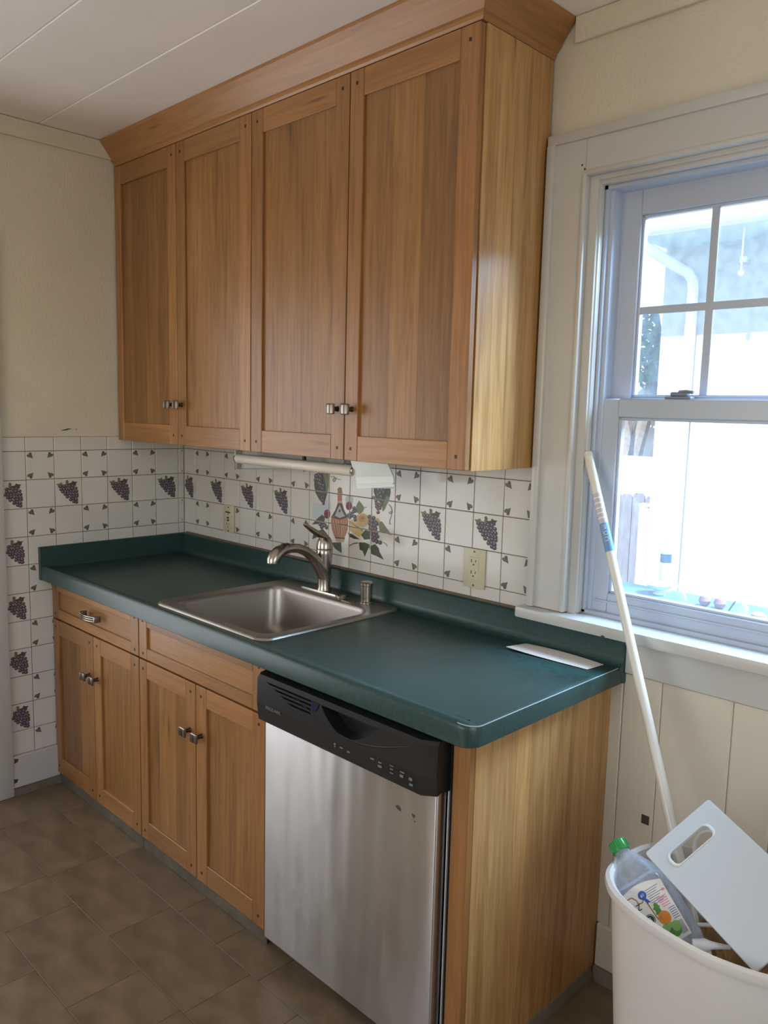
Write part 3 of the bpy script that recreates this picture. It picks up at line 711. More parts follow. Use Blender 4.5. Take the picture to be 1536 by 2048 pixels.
# ================================================================== SINK, FAUCET
sk = thing('sink', 'square stainless drop-in sink set into the green countertop', 'sink', (1.08, -0.31, 0.70))
def rr_at(x0, x1, y0, y1, r, z): return [(x, y, z) for x, y in rrect(x0, x1, y0, y1, r, 7)]
o = (0.784, 1.378, -0.599, -0.028); b = (0.838, 1.335, -0.558, -0.132)
ins = lambda t, d: (t[0]+d, t[1]-d, t[2]+d, t[3]-d)
rings = [rr_at(*o, .045, 0.8955), rr_at(*ins(o, .002), .044, 0.9005), rr_at(*ins(o, .007), .040, 0.9035), rr_at(*ins(o, .014), .036, 0.9025), rr_at(*ins(b, -.010), .062, 0.9015),
         rr_at(*ins(b, -.003), .056, 0.900), rr_at(*b, .054, 0.896), rr_at(*ins(b, .003), .053, 0.885), rr_at(*ins(b, .014), .055, 0.765), rr_at(*ins(b, .024), .056, 0.738), rr_at(*ins(b, .048), .05, 0.722), rr_at(*ins(b, .10), .04, 0.719), rr_at(*ins(b, .19), .02, 0.716)]
mb = MB(); mb.loft(rings, M_STEEL, False, True); obj('basin', mb, sk)
mb = MB(); mb.lathe((1.086, -0.345, 0.7165), [(0.055, 0), (0.055, .002), (0.044, .003), (0.038, .0005), (0.012, .0005)], M_NICKEL, 24); obj('drain', mb, sk)
mb = MB(); mb.prism(rrect(1.166, 1.214, -0.118, -0.086, .004), 'z', 0.9022, 0.9045, M_NICKEL); obj('hole_cover', mb, sk)

fc = thing('faucet', 'brushed nickel single-lever faucet arching over the sink', 'faucet', (1.034, -0.075, 0.902))
FX, FY = 1.034, -0.075
mb = MB(); rg = rrect(FX-.115, FX+.115, FY-.028, FY+.028, .027, 6)
ctr = lambda k: [(FX+(x-FX)*k, FY+(y-FY)*k) for x, y in rg]
mb.loft([[(x, y, 0.9022) for x, y in rg], [(x, y, 0.9065) for x, y in rg], [(x, y, 0.910) for x, y in ctr(.95)]], M_NICKEL); obj('base_plate', mb, fc)
mb = MB(); mb.lathe((FX, FY, 0.909), [(.0260, 0), (.0250, .004), (.0225, .012), (.0235, .05), (.0270, .10), (.0288, .128), (.0288, .144), (.0278, .1455)], M_NICKEL, 28); obj('body', mb, fc)
mb = MB(); mb.lathe((FX, FY, 1.0555), [(.0275, 0), (.0288, .0015), (.0285, .010), (.0250, .028), (.0185, .040), (.008, .046)], M_NICKEL, 28); obj('handle_hub', mb, fc)
mb = MB(); mb.tube([(FX, FY+.004, 1.094), (FX, FY-.02, 1.105), (FX, FY-.045, 1.118), (FX, FY-.07, 1.134), (FX, FY-.088, 1.147), (FX, FY-.096, 1.151)], [.012, .0115, .0100, .0080, .0072, .0035], M_NICKEL, 14)
mb.v = [(FX+(x-FX)*1.25, y, z) for x, y, z in mb.v]; obj('lever', mb, fc)
sp_c = [(-.070, .945), (-.084, .978), (-.104, 1.006), (-.130, 1.033), (-.160, 1.0555), (-.192, 1.0685), (-.222, 1.073), (-.248, 1.0715)]
mb = MB(); mb.tube([(FX, y, z) for y, z in sp_c], [.0250, .0240, .0215, .0185, .0168, .0162, .0164, .0170], M_NICKEL, 18); obj('spout', mb, fc)
mb = MB(); mb.tube([(FX, -.244, 1.0725), (FX, -.256, 1.072), (FX, -.274, 1.066), (FX, -.290, 1.054), (FX, -.298, 1.039), (FX, -.299, 1.030)], [.0170, .0188, .0210, .0228, .0232, .0218], M_NICKEL, 18)
mb.lathe((FX, -.299, 1.0285), [(.016, 0), (.016, .003)], M_BLACK, 16)
obj('spray_head', mb, fc)
mb = MB(); mb.box(FX-.007, FX+.007, -.262, -.236, 1.0860, 1.0915, M_BLACK, 0.002, 2); obj('spray_button', mb, fc)

ag = thing('air_gap', 'small chrome air gap cap behind the right corner of the sink', 'air gap', (1.248, -0.075, 0.9025))
mb = MB(); mb.lathe((1.248, -0.075, 0.9025), [(.0235, 0), (.0235, .004), (.0200, .006), (.0200, .058)], M_NICKEL, 24); obj('sleeve', mb, ag)
mb = MB(); mb.lathe((1.248, -0.075, 0.9605), [(.0190, 0), (.0222, .002), (.0222, .010), (.019, .0135), (.006, .0142)], M_NICKEL, 24); obj('cap', mb, ag)

# ================================================================== DISHWASHER
def cut(mb_a, cutters, name, origin):
    a = bpy.data.objects.new('a', mesh_of(mb_a, name, origin, False)); COL.objects.link(a)
    bs = []
    for c in cutters:
        b_ = bpy.data.objects.new('b', mesh_of(c, 'b', origin, False)); COL.objects.link(b_); bs.append(b_)
        m_ = a.modifiers.new('cut', 'BOOLEAN'); m_.operation = 'DIFFERENCE'; m_.object = b_; m_.solver = 'EXACT'
    dg = bpy.context.evaluated_depsgraph_get(); dg.update()
    me = bpy.data.meshes.new_from_object(a.evaluated_get(dg)); me.name = name
    for o_ in [a]+bs: bpy.data.objects.remove(o_)
    return me
dw = thing('dishwasher', 'stainless steel dishwasher with a black control panel under the counter', 'dishwasher', (1.745, -0.34, 0))
DX0, DX1 = 1.430, 2.050
mb = MB(); mb.box(1.402, 2.062, -0.590, -0.03, 0.10, 0.845, M_BLACKGAP); mb.box(1.43, 2.05, -0.555, -0.50, 0.0, 0.10, M_BLACK); obj('tub', mb, dw, False)
mb = MB(); mb.box(DX0, DX1, -0.628, -0.592, 0.060, 0.718, M_DOORSTEEL, 0.006, 3); dr = obj('door', mb, dw)
for pts in ([(1.925, .640), (1.934, .645), (1.942, .640), (1.943, .633), (1.934, .634)], [(1.976, .641), (1.988, .640), (1.983, .631)], [(1.983, .627), (1.988, .627), (1.987, .623)]):
    mb = MB(); mb.prism(pts, 'y', -0.6288, -0.6278, M_CHIP); obj('stain', mb, dr, False)
mb = MB(); mb.box(2.0530, 2.0550, -0.596, -0.582, 0.13, 0.835, M_WHITEP, 0.0005); obj('side_trim', mb, dw, False)
mb = MB(); mb.box(2.0585, 2.0645, -0.578, -0.570, 0.08, 0.835, M_BLACK, 0.001); obj('tub_flange', mb, dw, False)
prof = [(-0.592, 0.712), (-0.648, 0.706), (-0.656, 0.712), (-0.662, 0.760), (-0.660, 0.826), (-0.652, 0.835), (-0.592, 0.842)]
pm = MB(); xs = [DX0-.001, DX0+.010, DX1-.030, DX1+.006]
insets = [0.010, 0, 0, 0.022]
pm.loft([[(x, (y+i if y < -0.63 else y), (z+(.010 if z < .71 else 0)*(i > .015))) for y, z in prof] for x, i in zip(xs, insets)], M_BLACK)
cutters = []
c = MB(); n = 14
arc = [(1.700+0.200*i/n, 0.820-0.052*math.sin(PI*min(1, (i/n)**0.85))) for i in range(n+1)]
c.prism(arc+[(1.900, 0.824), (1.70, 0.824)], 'y', -0.70, -0.622, M_BLACKGAP); cutters.append(c)
for k in range(4):
    c = MB(); zz = 0.825-0.0105*k; xa = 1.475+.030*k
    c.prism([(xa, zz), (1.660, zz), (1.660, zz-.0048), (xa+.02, zz-.0048)], 'y', -0.70, -0.645, M_BLACKGAP); cutters.append(c)
org = (1.74, -0.63, 0.706)
pme = cut(pm, cutters, 'control_panel', org)
cp = put('control_panel', pme, dw, org)
mb = MB(); mb.prism([(1.664, .824), (1.692, .824), (1.684, .806), (1.672, .796), (1.664, .802)], 'y', -0.6625, -0.6605, mat('dark_blue_plastic', (0.008, 0.012, 0.05, 1), 0.25)); obj('indicator', mb, cp, False)
# sculpted crescent ridge below the pocket
mb = MB(); n = 20
mb.tube([(1.60+0.40*i/n, -0.6610, 0.816-0.048*math.sin(PI*i/n)) for i in range(n+1)], [0.0008+0.0022*math.sin(PI*i/n) for i in range(n+1)], M_BLACK, 6); obj('ridge', mb, cp)
M_DIMINK = mat('dim_grey_print', (0.16, 0.16, 0.165, 1), 0.5)
t_ = put('lettering', text_mesh('FRIGIDAIRE', 0.0125, M_DIMINK), cp, (1.512, -0.6640, 0.757)); t_.rotation_euler = (PI/2, 0, 0)
def marks(pts):
    for x, z, w, h in pts:
        mb.box(x-w/2, x+w/2, -0.6622, -0.6600, z-h/2, z+h/2, M_DIMINK)
mb = MB(); marks([(1.752, .742, .006, .004), (1.775, .740, .010, .003), (1.800, .738, .008, .004), (1.752, .736, .004, .003)]); obj('panel_marks', mb, cp, False, kind='stuff')
mb = MB(); marks([(1.880, .748, .012, .003), (1.905, .747, .010, .003), (1.905, .738, .012, .005), (1.942, .752, .012, .002), (1.942, .744, .008, .003), (1.942, .735, .010, .002), (1.975, .748, .012, .003), (1.973, .739, .010, .006), (2.000, .741, .009, .006), (2.002, .729, .010, .005)]); obj('panel_marks', mb, cp, False, kind='stuff')

# ================================================================== UNDER-CABINET LIGHT
ul = thing('under_cabinet_light', 'old fluorescent tube fixture hanging under the wall cabinets, cover broken off', 'light fixture', (1.0, -0.19, 1.31))
TY, TZ = -0.200, 1.353
mb = MB(); mb.tube([(0.690, TY, TZ-.001), (0.697, TY, TZ), (1.297, TY, TZ-.002), (1.303, TY, TZ-.003)], [.014, .0175, .0175, .014], M_TUBE, 20); obj('tube', mb, ul)
for x in (0.684, 1.309):
    mb = MB(); mb.lathe((x-.006, TY, TZ-.001), [(.011, 0), (.0125, .003), (.0125, .008)], M_NICKEL, 16, 'x'); mb.box(x-.004, x+.004, TY-.006, TY+.020, TZ-.012, 1.395, M_FIXT, .001); obj('tube_holder', mb, ul)
mb = MB(); mb.loft([[(0.612, -.128, 1.309), (0.612, -.120, 1.305), (0.612, -.112, 1.312), (0.612, -.116, 1.394), (0.612, -.122, 1.394)], [(1.18, -.128, 1.350), (1.18, -.120, 1.346), (1.18, -.112, 1.353), (1.18, -.116, 1.394), (1.18, -.122, 1.394)]], M_FIXT); obj('reflector', mb, ul, False)
mb = MB(); mb.box(0.598, 0.612, -.150, -.100, 1.305, 1.394, M_NICKEL, .001); obj('end_bracket', mb, ul, False)
mb = MB(); mb.tube([(1.032, -.17, 1.39), (1.034, -.172, 1.345), (1.040, -.174, 1.331)], [.006, .009, .006], M_BLACK, 10); obj('clip', mb, ul)
mb = MB(); mb.loft([[(1.305, -.212, 1.383), (1.305, -.207, 1.383), (1.316, -.193, 1.334), (1.322, -.190, 1.298), (1.322, -.195, 1.296), (1.315, -.199, 1.332)],
                    [(1.462, -.212, 1.390), (1.462, -.207, 1.390), (1.478, -.193, 1.348), (1.480, -.190, 1.310), (1.480, -.195, 1.316), (1.477, -.199, 1.346)]], M_COVER)
mb.loft([[(1.320, -.200, 1.310), (1.320, -.194, 1.310), (1.320, -.194, 1.305), (1.320, -.201, 1.305)], [(1.478, -.200, 1.328), (1.478, -.194, 1.328), (1.478, -.194, 1.323), (1.478, -.201, 1.323)]], M_COVER)
mb.loft([[(1.300, -.212, 1.383), (1.300, -.13, 1.383), (1.300, -.13, 1.394), (1.300, -.212, 1.394)], [(1.462, -.212, 1.388), (1.462, -.13, 1.388), (1.462, -.13, 1.394), (1.462, -.212, 1.394)]], M_COVER)
obj('broken_cover', mb, ul, False)

# ================================================================== OUTLETS
def slots(t, cx, cz, y):
    t.box(cx-.0095, cx-.0070, y-.0004, y+.002, cz-.001, cz+.009, M_BLACKINK); t.box(cx+.0068, cx+.0090, y-.0004, y+.002, cz, cz+.008, M_BLACKINK)
    t.lathe((cx, y-.0004, cz-.0075), [(.0026, 0), (.0026, .0022)], M_BLACKINK, 10, 'y')
oc = thing('outlet', 'ivory double outlet on the tiles beside the window casing', 'outlet', (1.640, -0.004, 1.011))
mb = MB(); mb.box(1.599, 1.681, -0.0065, -0.0005, 1.011, 1.132, M_IVORY, .003, 2); obj('plate', mb, oc)
mb = MB(); mb.box(1.622, 1.658, -0.0085, -0.004, 1.036, 1.107, M_IVORY, .0015); rc = obj('receptacle', mb, oc, False)
mb = MB(); slots(mb, 1.640, 1.091, -0.0086); slots(mb, 1.640, 1.056, -0.0086); obj('slots', mb, rc, False)
for z in (1.020, 1.123):
    mb = MB(); mb.lathe((1.640, -.0075, z), [(.003, 0), (.003, .002)], M_DNICKEL, 10, 'y'); obj('screw', mb, oc)
oc = thing('outlet', 'ivory switch and outlet plate on the tiles near the corner', 'outlet', (0.350, -0.004, 1.022))
mb = MB(); mb.box(0.313, 0.388, -0.0065, -0.0005, 1.022, 1.134, M_IVORY, .003, 2); obj('plate', mb, oc)
mb = MB(); mb.box(0.330, 0.368, -0.0085, -0.004, 1.040, 1.114, M_IVORY, .0015); rc = obj('receptacle', mb, oc, False)
mb = MB(); slots(mb, 0.350, 1.052, -0.0086); obj('slots', mb, rc, False)
mb = MB(); mb.box(0.332, 0.366, -.0092, -.0080, 1.102, 1.107, M_BLACKINK); mb.box(0.348, 0.352, -.0092, -.0080, 1.093, 1.100, M_BLACKINK); mb.box(0.345, 0.356, -.0105, -.0080, 1.079, 1.085, M_BLACK); mb.box(0.346, 0.357, -.0105, -.0080, 1.068, 1.075, M_DNICKEL); obj('test_buttons', mb, rc, False)
for z in (1.027, 1.125):
    mb = MB(); mb.lathe((0.350, -.0075, z), [(.0032, 0), (.0032, .002)], M_DNICKEL, 10, 'y'); obj('screw', mb, oc)

# ================================================================== ENVELOPE
mb = MB()
A, B_, C_, D_ = (1.858, -.128), (1.868, -.046), (2.112, -.050), (2.104, -.118)
g = 12
def ev(u, v, dz):
    x = (A[0]*(1-u)+D_[0]*u)*(1-v) + (B_[0]*(1-u)+C_[0]*u)*v; yv = (A[1]*(1-u)+D_[1]*u)*(1-v) + (B_[1]*(1-u)+C_[1]*u)*v
    return (x, yv, 0.8966 + 0.008*(1-u)**3*(1-v)*0.6 + 0.004*math.sin(PI*u)*v + dz)
V = [ev(i/g, j/4, .0012) for i in range(g+1) for j in range(5)] + [ev(i/g, j/4, 0) for i in range(g+1) for j in range(5)]
n0 = (g+1)*5; F = []
for i in range(g):
    for j in range(4):
        a = i*5+j; F.append((a, a+1, a+6, a+5)); F.append((n0+a, n0+a+5, n0+a+6, n0+a+1))
for i in range(g): F.append((i*5, i*5+5, n0+i*5+5, n0+i*5)); F.append((i*5+4, n0+i*5+4, n0+i*5+9, i*5+9))
for j in range(4): F.append((j, n0+j, n0+j+1, j+1)); F.append((g*5+j, g*5+j+1, n0+g*5+j+1, n0+g*5+j))
mb.add(V, F, M_PAPER)
en = obj('envelope', mb, label='white letter envelope lying on the right end of the green counter', category='envelope')
mb = MB(); L_ = []
for (u0, v0, u1, v1) in ((.02, .98, .40, .48), (.40, .48, .60, .48), (.60, .48, .98, .98)):
    a, b2 = Vector(ev(u0, v0, .0014)), Vector(ev(u1, v1, .0014)); t = (b2-a).normalized(); nn = Vector((-t.y, t.x, 0))*.0007
    mb.add([a+nn, a-nn, b2-nn, b2+nn], [(0, 1, 2, 3)], MATS['print_hi'])
obj('flap_crease', mb, en, False)

# mural polygons on the back wall, metres (x, z)
MURAL = [('glass', [(0.943,1.169),(0.976,1.172),(0.979,1.2),(0.968,1.217),(0.945,1.212),(0.936,1.19)]),
('glass', [(1.058,1.208),(1.092,1.212),(1.096,1.236),(1.083,1.243),(1.061,1.238),(1.054,1.226)]),
('glass', [(0.877,1.196),(0.922,1.198),(0.964,1.183),(0.969,1.138),(0.88,1.14)]),
('leaf', [(0.886,1.3),(0.896,1.305),(0.933,1.309),(0.963,1.308),(0.968,1.284),(0.96,1.241),(0.943,1.197),(0.933,1.199),(0.914,1.212),(0.893,1.235),(0.886,1.262)]),
('leafl', [(0.933,1.309),(0.963,1.31),(0.97,1.297),(0.964,1.254),(0.953,1.234),(0.948,1.268)]),
('leaf', [(1.193,1.288),(1.271,1.297),(1.276,1.27),(1.269,1.243),(1.25,1.21),(1.24,1.201),(1.237,1.226),(1.209,1.241),(1.196,1.262)]),
('leafl', [(1.256,1.256),(1.27,1.255),(1.267,1.238),(1.248,1.21),(1.24,1.201),(1.243,1.23)]),
('leaf', [(0.876,1.115),(0.899,1.136),(0.932,1.158),(0.948,1.151),(0.946,1.135),(0.923,1.123)]),
('leaf', [(0.878,1.06),(0.884,1.078),(0.919,1.099),(0.938,1.106),(0.961,1.092),(0.938,1.078),(0.905,1.071)]),
('leafl', [(1.112,1.187),(1.11,1.207),(1.124,1.228),(1.137,1.219),(1.152,1.206),(1.144,1.19),(1.127,1.18)]),
('leaf', [(0.987,1.063),(1.037,1.07),(1.041,1.032),(1.013,1.04),(1.001,1.045)]),
('leaf', [(1.069,1.11),(1.1,1.105),(1.134,1.093),(1.104,1.091),(1.078,1.096)]),
('leaf', [(1.128,1.082),(1.16,1.086),(1.183,1.081),(1.173,1.062),(1.159,1.036),(1.148,1.055),(1.133,1.057)]),
('leaf', [(1.179,1.074),(1.208,1.087),(1.226,1.076),(1.231,1.062),(1.252,1.039),(1.215,1.047),(1.192,1.05)]),
('leafl', [(1.221,1.166),(1.239,1.168),(1.258,1.151),(1.284,1.129),(1.253,1.13),(1.228,1.133)]),
('leaf', [(1.138,1.11),(1.159,1.13),(1.179,1.127),(1.184,1.101),(1.155,1.095)]),
('cream', [(1.207,1.174),(1.221,1.178),(1.229,1.168),(1.222,1.15),(1.209,1.157)]),
('dark', [(0.985,1.159),(1.004,1.183),(1.015,1.207),(1.039,1.209),(1.049,1.188),(1.067,1.167),(1.033,1.153)]),
('lab', [(1.001,1.161),(1.014,1.184),(1.026,1.203),(1.037,1.185),(1.055,1.166),(1.028,1.156)]),
('dark', [(1.021,1.183),(1.027,1.188),(1.032,1.184),(1.03,1.177),(1.021,1.176)]),
('terra', [(1.015,1.207),(1.014,1.246),(1.037,1.247),(1.038,1.209)]),
('cream', [(1.017,1.216),(1.037,1.217),(1.037,1.211),(1.017,1.21)]),
('olive', [(1.015,1.245),(1.013,1.259),(1.023,1.266),(1.035,1.264),(1.038,1.246)]),
('terra', [(0.983,1.158),(1.028,1.154),(1.067,1.167),(1.072,1.15),(1.07,1.119),(1.055,1.089),(1.048,1.077),(1.008,1.075),(1.002,1.085),(0.987,1.109),(0.98,1.138)]),
('dark', [(0.982,1.158),(1.028,1.155),(1.067,1.167),(1.067,1.162),(1.028,1.15),(0.983,1.153)]),
('cream', [(0.992,1.144),(0.996,1.144),(1.015,1.087),(1.013,1.086)]),
('cream', [(1.006,1.145),(1.009,1.146),(1.023,1.088),(1.02,1.087)]),
('cream', [(1.02,1.147),(1.024,1.147),(1.03,1.089),(1.027,1.088)]),
('cream', [(1.035,1.148),(1.038,1.149),(1.038,1.09),(1.035,1.089)]),
('cream', [(1.048,1.15),(1.052,1.15),(1.046,1.091),(1.043,1.09)]),
('cream', [(1.059,1.151),(1.062,1.152),(1.053,1.092),(1.05,1.091)]),
('dark', [(0.999,1.144),(1.001,1.145),(1.018,1.087),(1.016,1.087)]),
('dark', [(1.028,1.148),(1.03,1.148),(1.033,1.089),(1.031,1.089)]),
('dark', [(1.054,1.151),(1.056,1.151),(1.049,1.091),(1.047,1.091)]),
('dark', [(0.984,1.132),(1.07,1.138),(1.071,1.134),(0.985,1.128)]),
('cream', [(1.003,1.084),(1.056,1.088),(1.052,1.073),(1.044,1.071),(1.012,1.07)]),
('dark', [(1.003,1.084),(1.056,1.088),(1.056,1.084),(1.004,1.081)]),
('cheese', [(1.075,1.149),(1.092,1.158),(1.149,1.126),(1.133,1.1),(1.1,1.11),(1.075,1.12)]),
('olive', [(1.075,1.149),(1.079,1.151),(1.149,1.127),(1.146,1.124)]),
('red', [(0.977,1.165),(0.975,1.156),(0.969,1.149),(0.96,1.146),(0.951,1.147),(0.945,1.153),(0.942,1.161),(0.944,1.17),(0.951,1.177),(0.959,1.18),(0.968,1.179),(0.975,1.173)]),
('wine', [(0.972,1.16),(0.97,1.154),(0.966,1.149),(0.96,1.147),(0.954,1.148),(0.95,1.151),(0.948,1.157),(0.949,1.163),(0.954,1.168),(0.96,1.17),(0.966,1.169),(0.97,1.165)]),
('red', [(1.091,1.206),(1.089,1.198),(1.083,1.192),(1.075,1.189),(1.066,1.19),(1.06,1.195),(1.058,1.203),(1.06,1.211),(1.066,1.217),(1.074,1.22),(1.082,1.219),(1.088,1.214)]),
('wine', [(1.086,1.202),(1.084,1.197),(1.08,1.193),(1.075,1.191),(1.069,1.191),(1.065,1.195),(1.063,1.2),(1.064,1.205),(1.069,1.209),(1.074,1.211),(1.08,1.21),(1.084,1.207)]),
('bread', [(1.173,1.166),(1.171,1.156),(1.165,1.148),(1.154,1.141),(1.142,1.138),(1.13,1.138),(1.119,1.142),(1.112,1.149),(1.109,1.158),(1.112,1.168),(1.118,1.177),(1.129,1.183),(1.141,1.186),(1.153,1.186),(1.164,1.182),(1.171,1.175)]),
('bread2', [(1.163,1.169),(1.161,1.163),(1.156,1.158),(1.148,1.155),(1.139,1.154),(1.13,1.155),(1.125,1.159),(1.122,1.164),(1.124,1.17),(1.13,1.175),(1.138,1.179),(1.147,1.18),(1.155,1.178),(1.161,1.174)]),
('terra', [(1.154,1.17),(1.152,1.167),(1.148,1.165),(1.142,1.164),(1.137,1.165),(1.135,1.168),(1.137,1.172),(1.142,1.174),(1.147,1.175),(1.152,1.173)]),
('purp', [(1.11,1.2),(1.108,1.195),(1.102,1.191),(1.096,1.192),(1.092,1.195),(1.092,1.2),(1.096,1.204),(1.102,1.206),(1.108,1.204)]),
('hi', [(1.102,1.201),(1.1,1.199),(1.098,1.199),(1.096,1.201),(1.097,1.202),(1.1,1.203)]),
('navy', [(1.116,1.191),(1.114,1.186),(1.109,1.183),(1.102,1.183),(1.098,1.187),(1.098,1.192),(1.102,1.196),(1.108,1.198),(1.114,1.196)]),
('hi', [(1.108,1.191),(1.107,1.19),(1.104,1.189),(1.103,1.191),(1.104,1.193),(1.107,1.193)]),
('navy', [(1.107,1.187),(1.105,1.182),(1.099,1.179),(1.093,1.179),(1.089,1.182),(1.089,1.188),(1.093,1.192),(1.099,1.193),(1.105,1.191)]),
('hi', [(1.098,1.187),(1.096,1.186),(1.094,1.185),(1.092,1.187),(1.094,1.189),(1.096,1.189)]),
('purp', [(1.093,1.179),(1.091,1.174),(1.085,1.171),(1.079,1.171),(1.075,1.174),(1.075,1.179),(1.079,1.184),(1.085,1.185),(1.091,1.183)]),
('hi', [(1.085,1.18),(1.084,1.178),(1.081,1.178),(1.079,1.179),(1.081,1.181),(1.084,1.182)]),
('navy', [(1.082,1.173),(1.08,1.168),(1.075,1.164),(1.068,1.164),(1.064,1.168),(1.064,1.173),(1.068,1.177),(1.074,1.179),(1.08,1.177)]),
('hi', [(1.072,1.174),(1.071,1.172),(1.068,1.172),(1.066,1.174),(1.068,1.175),(1.071,1.176)]),
('navy', [(1.102,1.173),(1.1,1.168),(1.094,1.165),(1.088,1.165),(1.084,1.168),(1.084,1.174),(1.088,1.178),(1.094,1.179),(1.099,1.177)]),
('hi', [(1.094,1.175),(1.092,1.173),(1.09,1.173),(1.088,1.174),(1.09,1.176),(1.092,1.177)]),
('navy', [(1.115,1.17),(1.113,1.165),(1.107,1.162),(1.101,1.162),(1.097,1.166),(1.096,1.171),(1.1,1.175),(1.107,1.177),(1.112,1.175)]),
('hi', [(1.105,1.17),(1.103,1.168),(1.101,1.168),(1.099,1.17),(1.1,1.172),(1.103,1.172)]),
('navy', [(1.089,1.166),(1.087,1.161),(1.082,1.158),(1.075,1.158),(1.071,1.161),(1.071,1.166),(1.075,1.171),(1.081,1.172),(1.087,1.17)]),
('hi', [(1.081,1.168),(1.08,1.166),(1.077,1.166),(1.075,1.167),(1.077,1.169),(1.08,1.169)]),
('navy', [(1.117,1.161),(1.115,1.156),(1.109,1.152),(1.103,1.153),(1.099,1.156),(1.099,1.161),(1.103,1.165),(1.109,1.167),(1.114,1.165)]),
('hi', [(1.109,1.162),(1.108,1.16),(1.105,1.16),(1.104,1.161),(1.105,1.163),(1.108,1.163)]),
('purp', [(0.934,1.124),(0.931,1.118),(0.925,1.114),(0.918,1.114),(0.913,1.118),(0.913,1.124),(0.917,1.129),(0.925,1.131),(0.931,1.128)]),
('hi', [(0.924,1.124),(0.922,1.122),(0.919,1.121),(0.917,1.123),(0.919,1.125),(0.922,1.126)]),
('navy', [(0.948,1.13),(0.945,1.125),(0.939,1.121),(0.932,1.121),(0.927,1.125),(0.927,1.131),(0.932,1.135),(0.939,1.137),(0.945,1.135)]),
('hi', [(0.938,1.13),(0.936,1.128),(0.933,1.128),(0.931,1.129),(0.933,1.131),(0.936,1.132)]),
('purp', [(0.959,1.122),(0.956,1.117),(0.95,1.113),(0.943,1.113),(0.938,1.117),(0.938,1.123),(0.942,1.128),(0.95,1.129),(0.956,1.127)]),
('hi', [(0.947,1.122),(0.946,1.12),(0.942,1.12),(0.941,1.121),(0.942,1.123),(0.946,1.124)]),
('leaf', [(0.969,1.115),(0.967,1.11),(0.961,1.106),(0.954,1.106),(0.949,1.11),(0.949,1.116),(0.953,1.121),(0.96,1.122),(0.967,1.12)]),
('hi', [(0.959,1.117),(0.957,1.115),(0.954,1.115),(0.953,1.116),(0.954,1.118),(0.957,1.119)]),
('purp', [(0.943,1.113),(0.94,1.108),(0.934,1.104),(0.927,1.104),(0.922,1.108),(0.922,1.114),(0.926,1.118),(0.933,1.12),(0.94,1.118)]),
('hi', [(0.933,1.114),(0.932,1.112),(0.929,1.112),(0.927,1.113),(0.929,1.115),(0.932,1.116)]),
('plum', [(1.187,1.178),(1.185,1.173),(1.18,1.17),(1.173,1.17),(1.169,1.174),(1.169,1.179),(1.173,1.183),(1.179,1.185),(1.185,1.183)]),
('hi', [(1.178,1.179),(1.177,1.177),(1.174,1.176),(1.173,1.178),(1.174,1.18),(1.177,1.18)]),
('plum', [(1.197,1.172),(1.195,1.167),(1.19,1.164),(1.183,1.164),(1.179,1.167),(1.179,1.173),(1.183,1.177),(1.189,1.179),(1.195,1.177)]),
('hi', [(1.189,1.174),(1.187,1.172),(1.185,1.172),(1.183,1.173),(1.184,1.175),(1.187,1.176)]),
('purp', [(1.208,1.177),(1.206,1.172),(1.201,1.168),(1.195,1.169),(1.19,1.172),(1.19,1.177),(1.194,1.182),(1.2,1.183),(1.206,1.181)]),
('hi', [(1.201,1.178),(1.2,1.176),(1.197,1.176),(1.195,1.178),(1.197,1.179),(1.2,1.18)]),
('plum', [(1.192,1.166),(1.19,1.161),(1.184,1.158),(1.178,1.158),(1.174,1.161),(1.173,1.167),(1.178,1.171),(1.184,1.173),(1.19,1.171)]),
('hi', [(1.183,1.167),(1.181,1.166),(1.179,1.165),(1.177,1.167),(1.178,1.169),(1.181,1.169)]),
('plum', [(1.204,1.164),(1.202,1.159),(1.196,1.155),(1.19,1.156),(1.186,1.159),(1.185,1.164),(1.189,1.169),(1.196,1.17),(1.201,1.168)]),
('hi', [(1.195,1.166),(1.194,1.164),(1.191,1.164),(1.19,1.165),(1.191,1.167),(1.194,1.168)]),
('purp', [(1.215,1.164),(1.213,1.159),(1.208,1.155),(1.201,1.156),(1.197,1.159),(1.197,1.164),(1.201,1.169),(1.207,1.17),(1.213,1.169)]),
('hi', [(1.208,1.166),(1.206,1.164),(1.203,1.164),(1.202,1.165),(1.203,1.167),(1.206,1.168)]),
('plum', [(1.191,1.155),(1.189,1.15),(1.183,1.147),(1.177,1.147),(1.172,1.15),(1.172,1.156),(1.176,1.16),(1.183,1.162),(1.188,1.16)]),
('hi', [(1.181,1.156),(1.18,1.154),(1.177,1.153),(1.175,1.155),(1.177,1.157),(1.18,1.157)]),
('plum', [(1.202,1.152),(1.2,1.146),(1.195,1.143),(1.188,1.143),(1.184,1.147),(1.184,1.152),(1.188,1.157),(1.194,1.158),(1.2,1.156)]),
('hi', [(1.194,1.153),(1.192,1.151),(1.189,1.15),(1.188,1.152),(1.189,1.154),(1.192,1.154)]),
('plum', [(1.215,1.151),(1.213,1.146),(1.208,1.142),(1.201,1.143),(1.197,1.146),(1.197,1.151),(1.201,1.156),(1.207,1.157),(1.213,1.156)]),
('hi', [(1.206,1.153),(1.205,1.151),(1.202,1.15),(1.2,1.152),(1.202,1.154),(1.204,1.154)]),
('purp', [(1.224,1.158),(1.222,1.153),(1.216,1.15),(1.21,1.15),(1.206,1.153),(1.206,1.159),(1.21,1.163),(1.216,1.165),(1.222,1.163)]),
('hi', [(1.214,1.159),(1.212,1.158),(1.21,1.157),(1.208,1.159),(1.21,1.161),(1.212,1.161)]),
('plum', [(1.194,1.142),(1.191,1.136),(1.186,1.133),(1.18,1.133),(1.175,1.137),(1.175,1.142),(1.179,1.147),(1.185,1.148),(1.191,1.146)]),
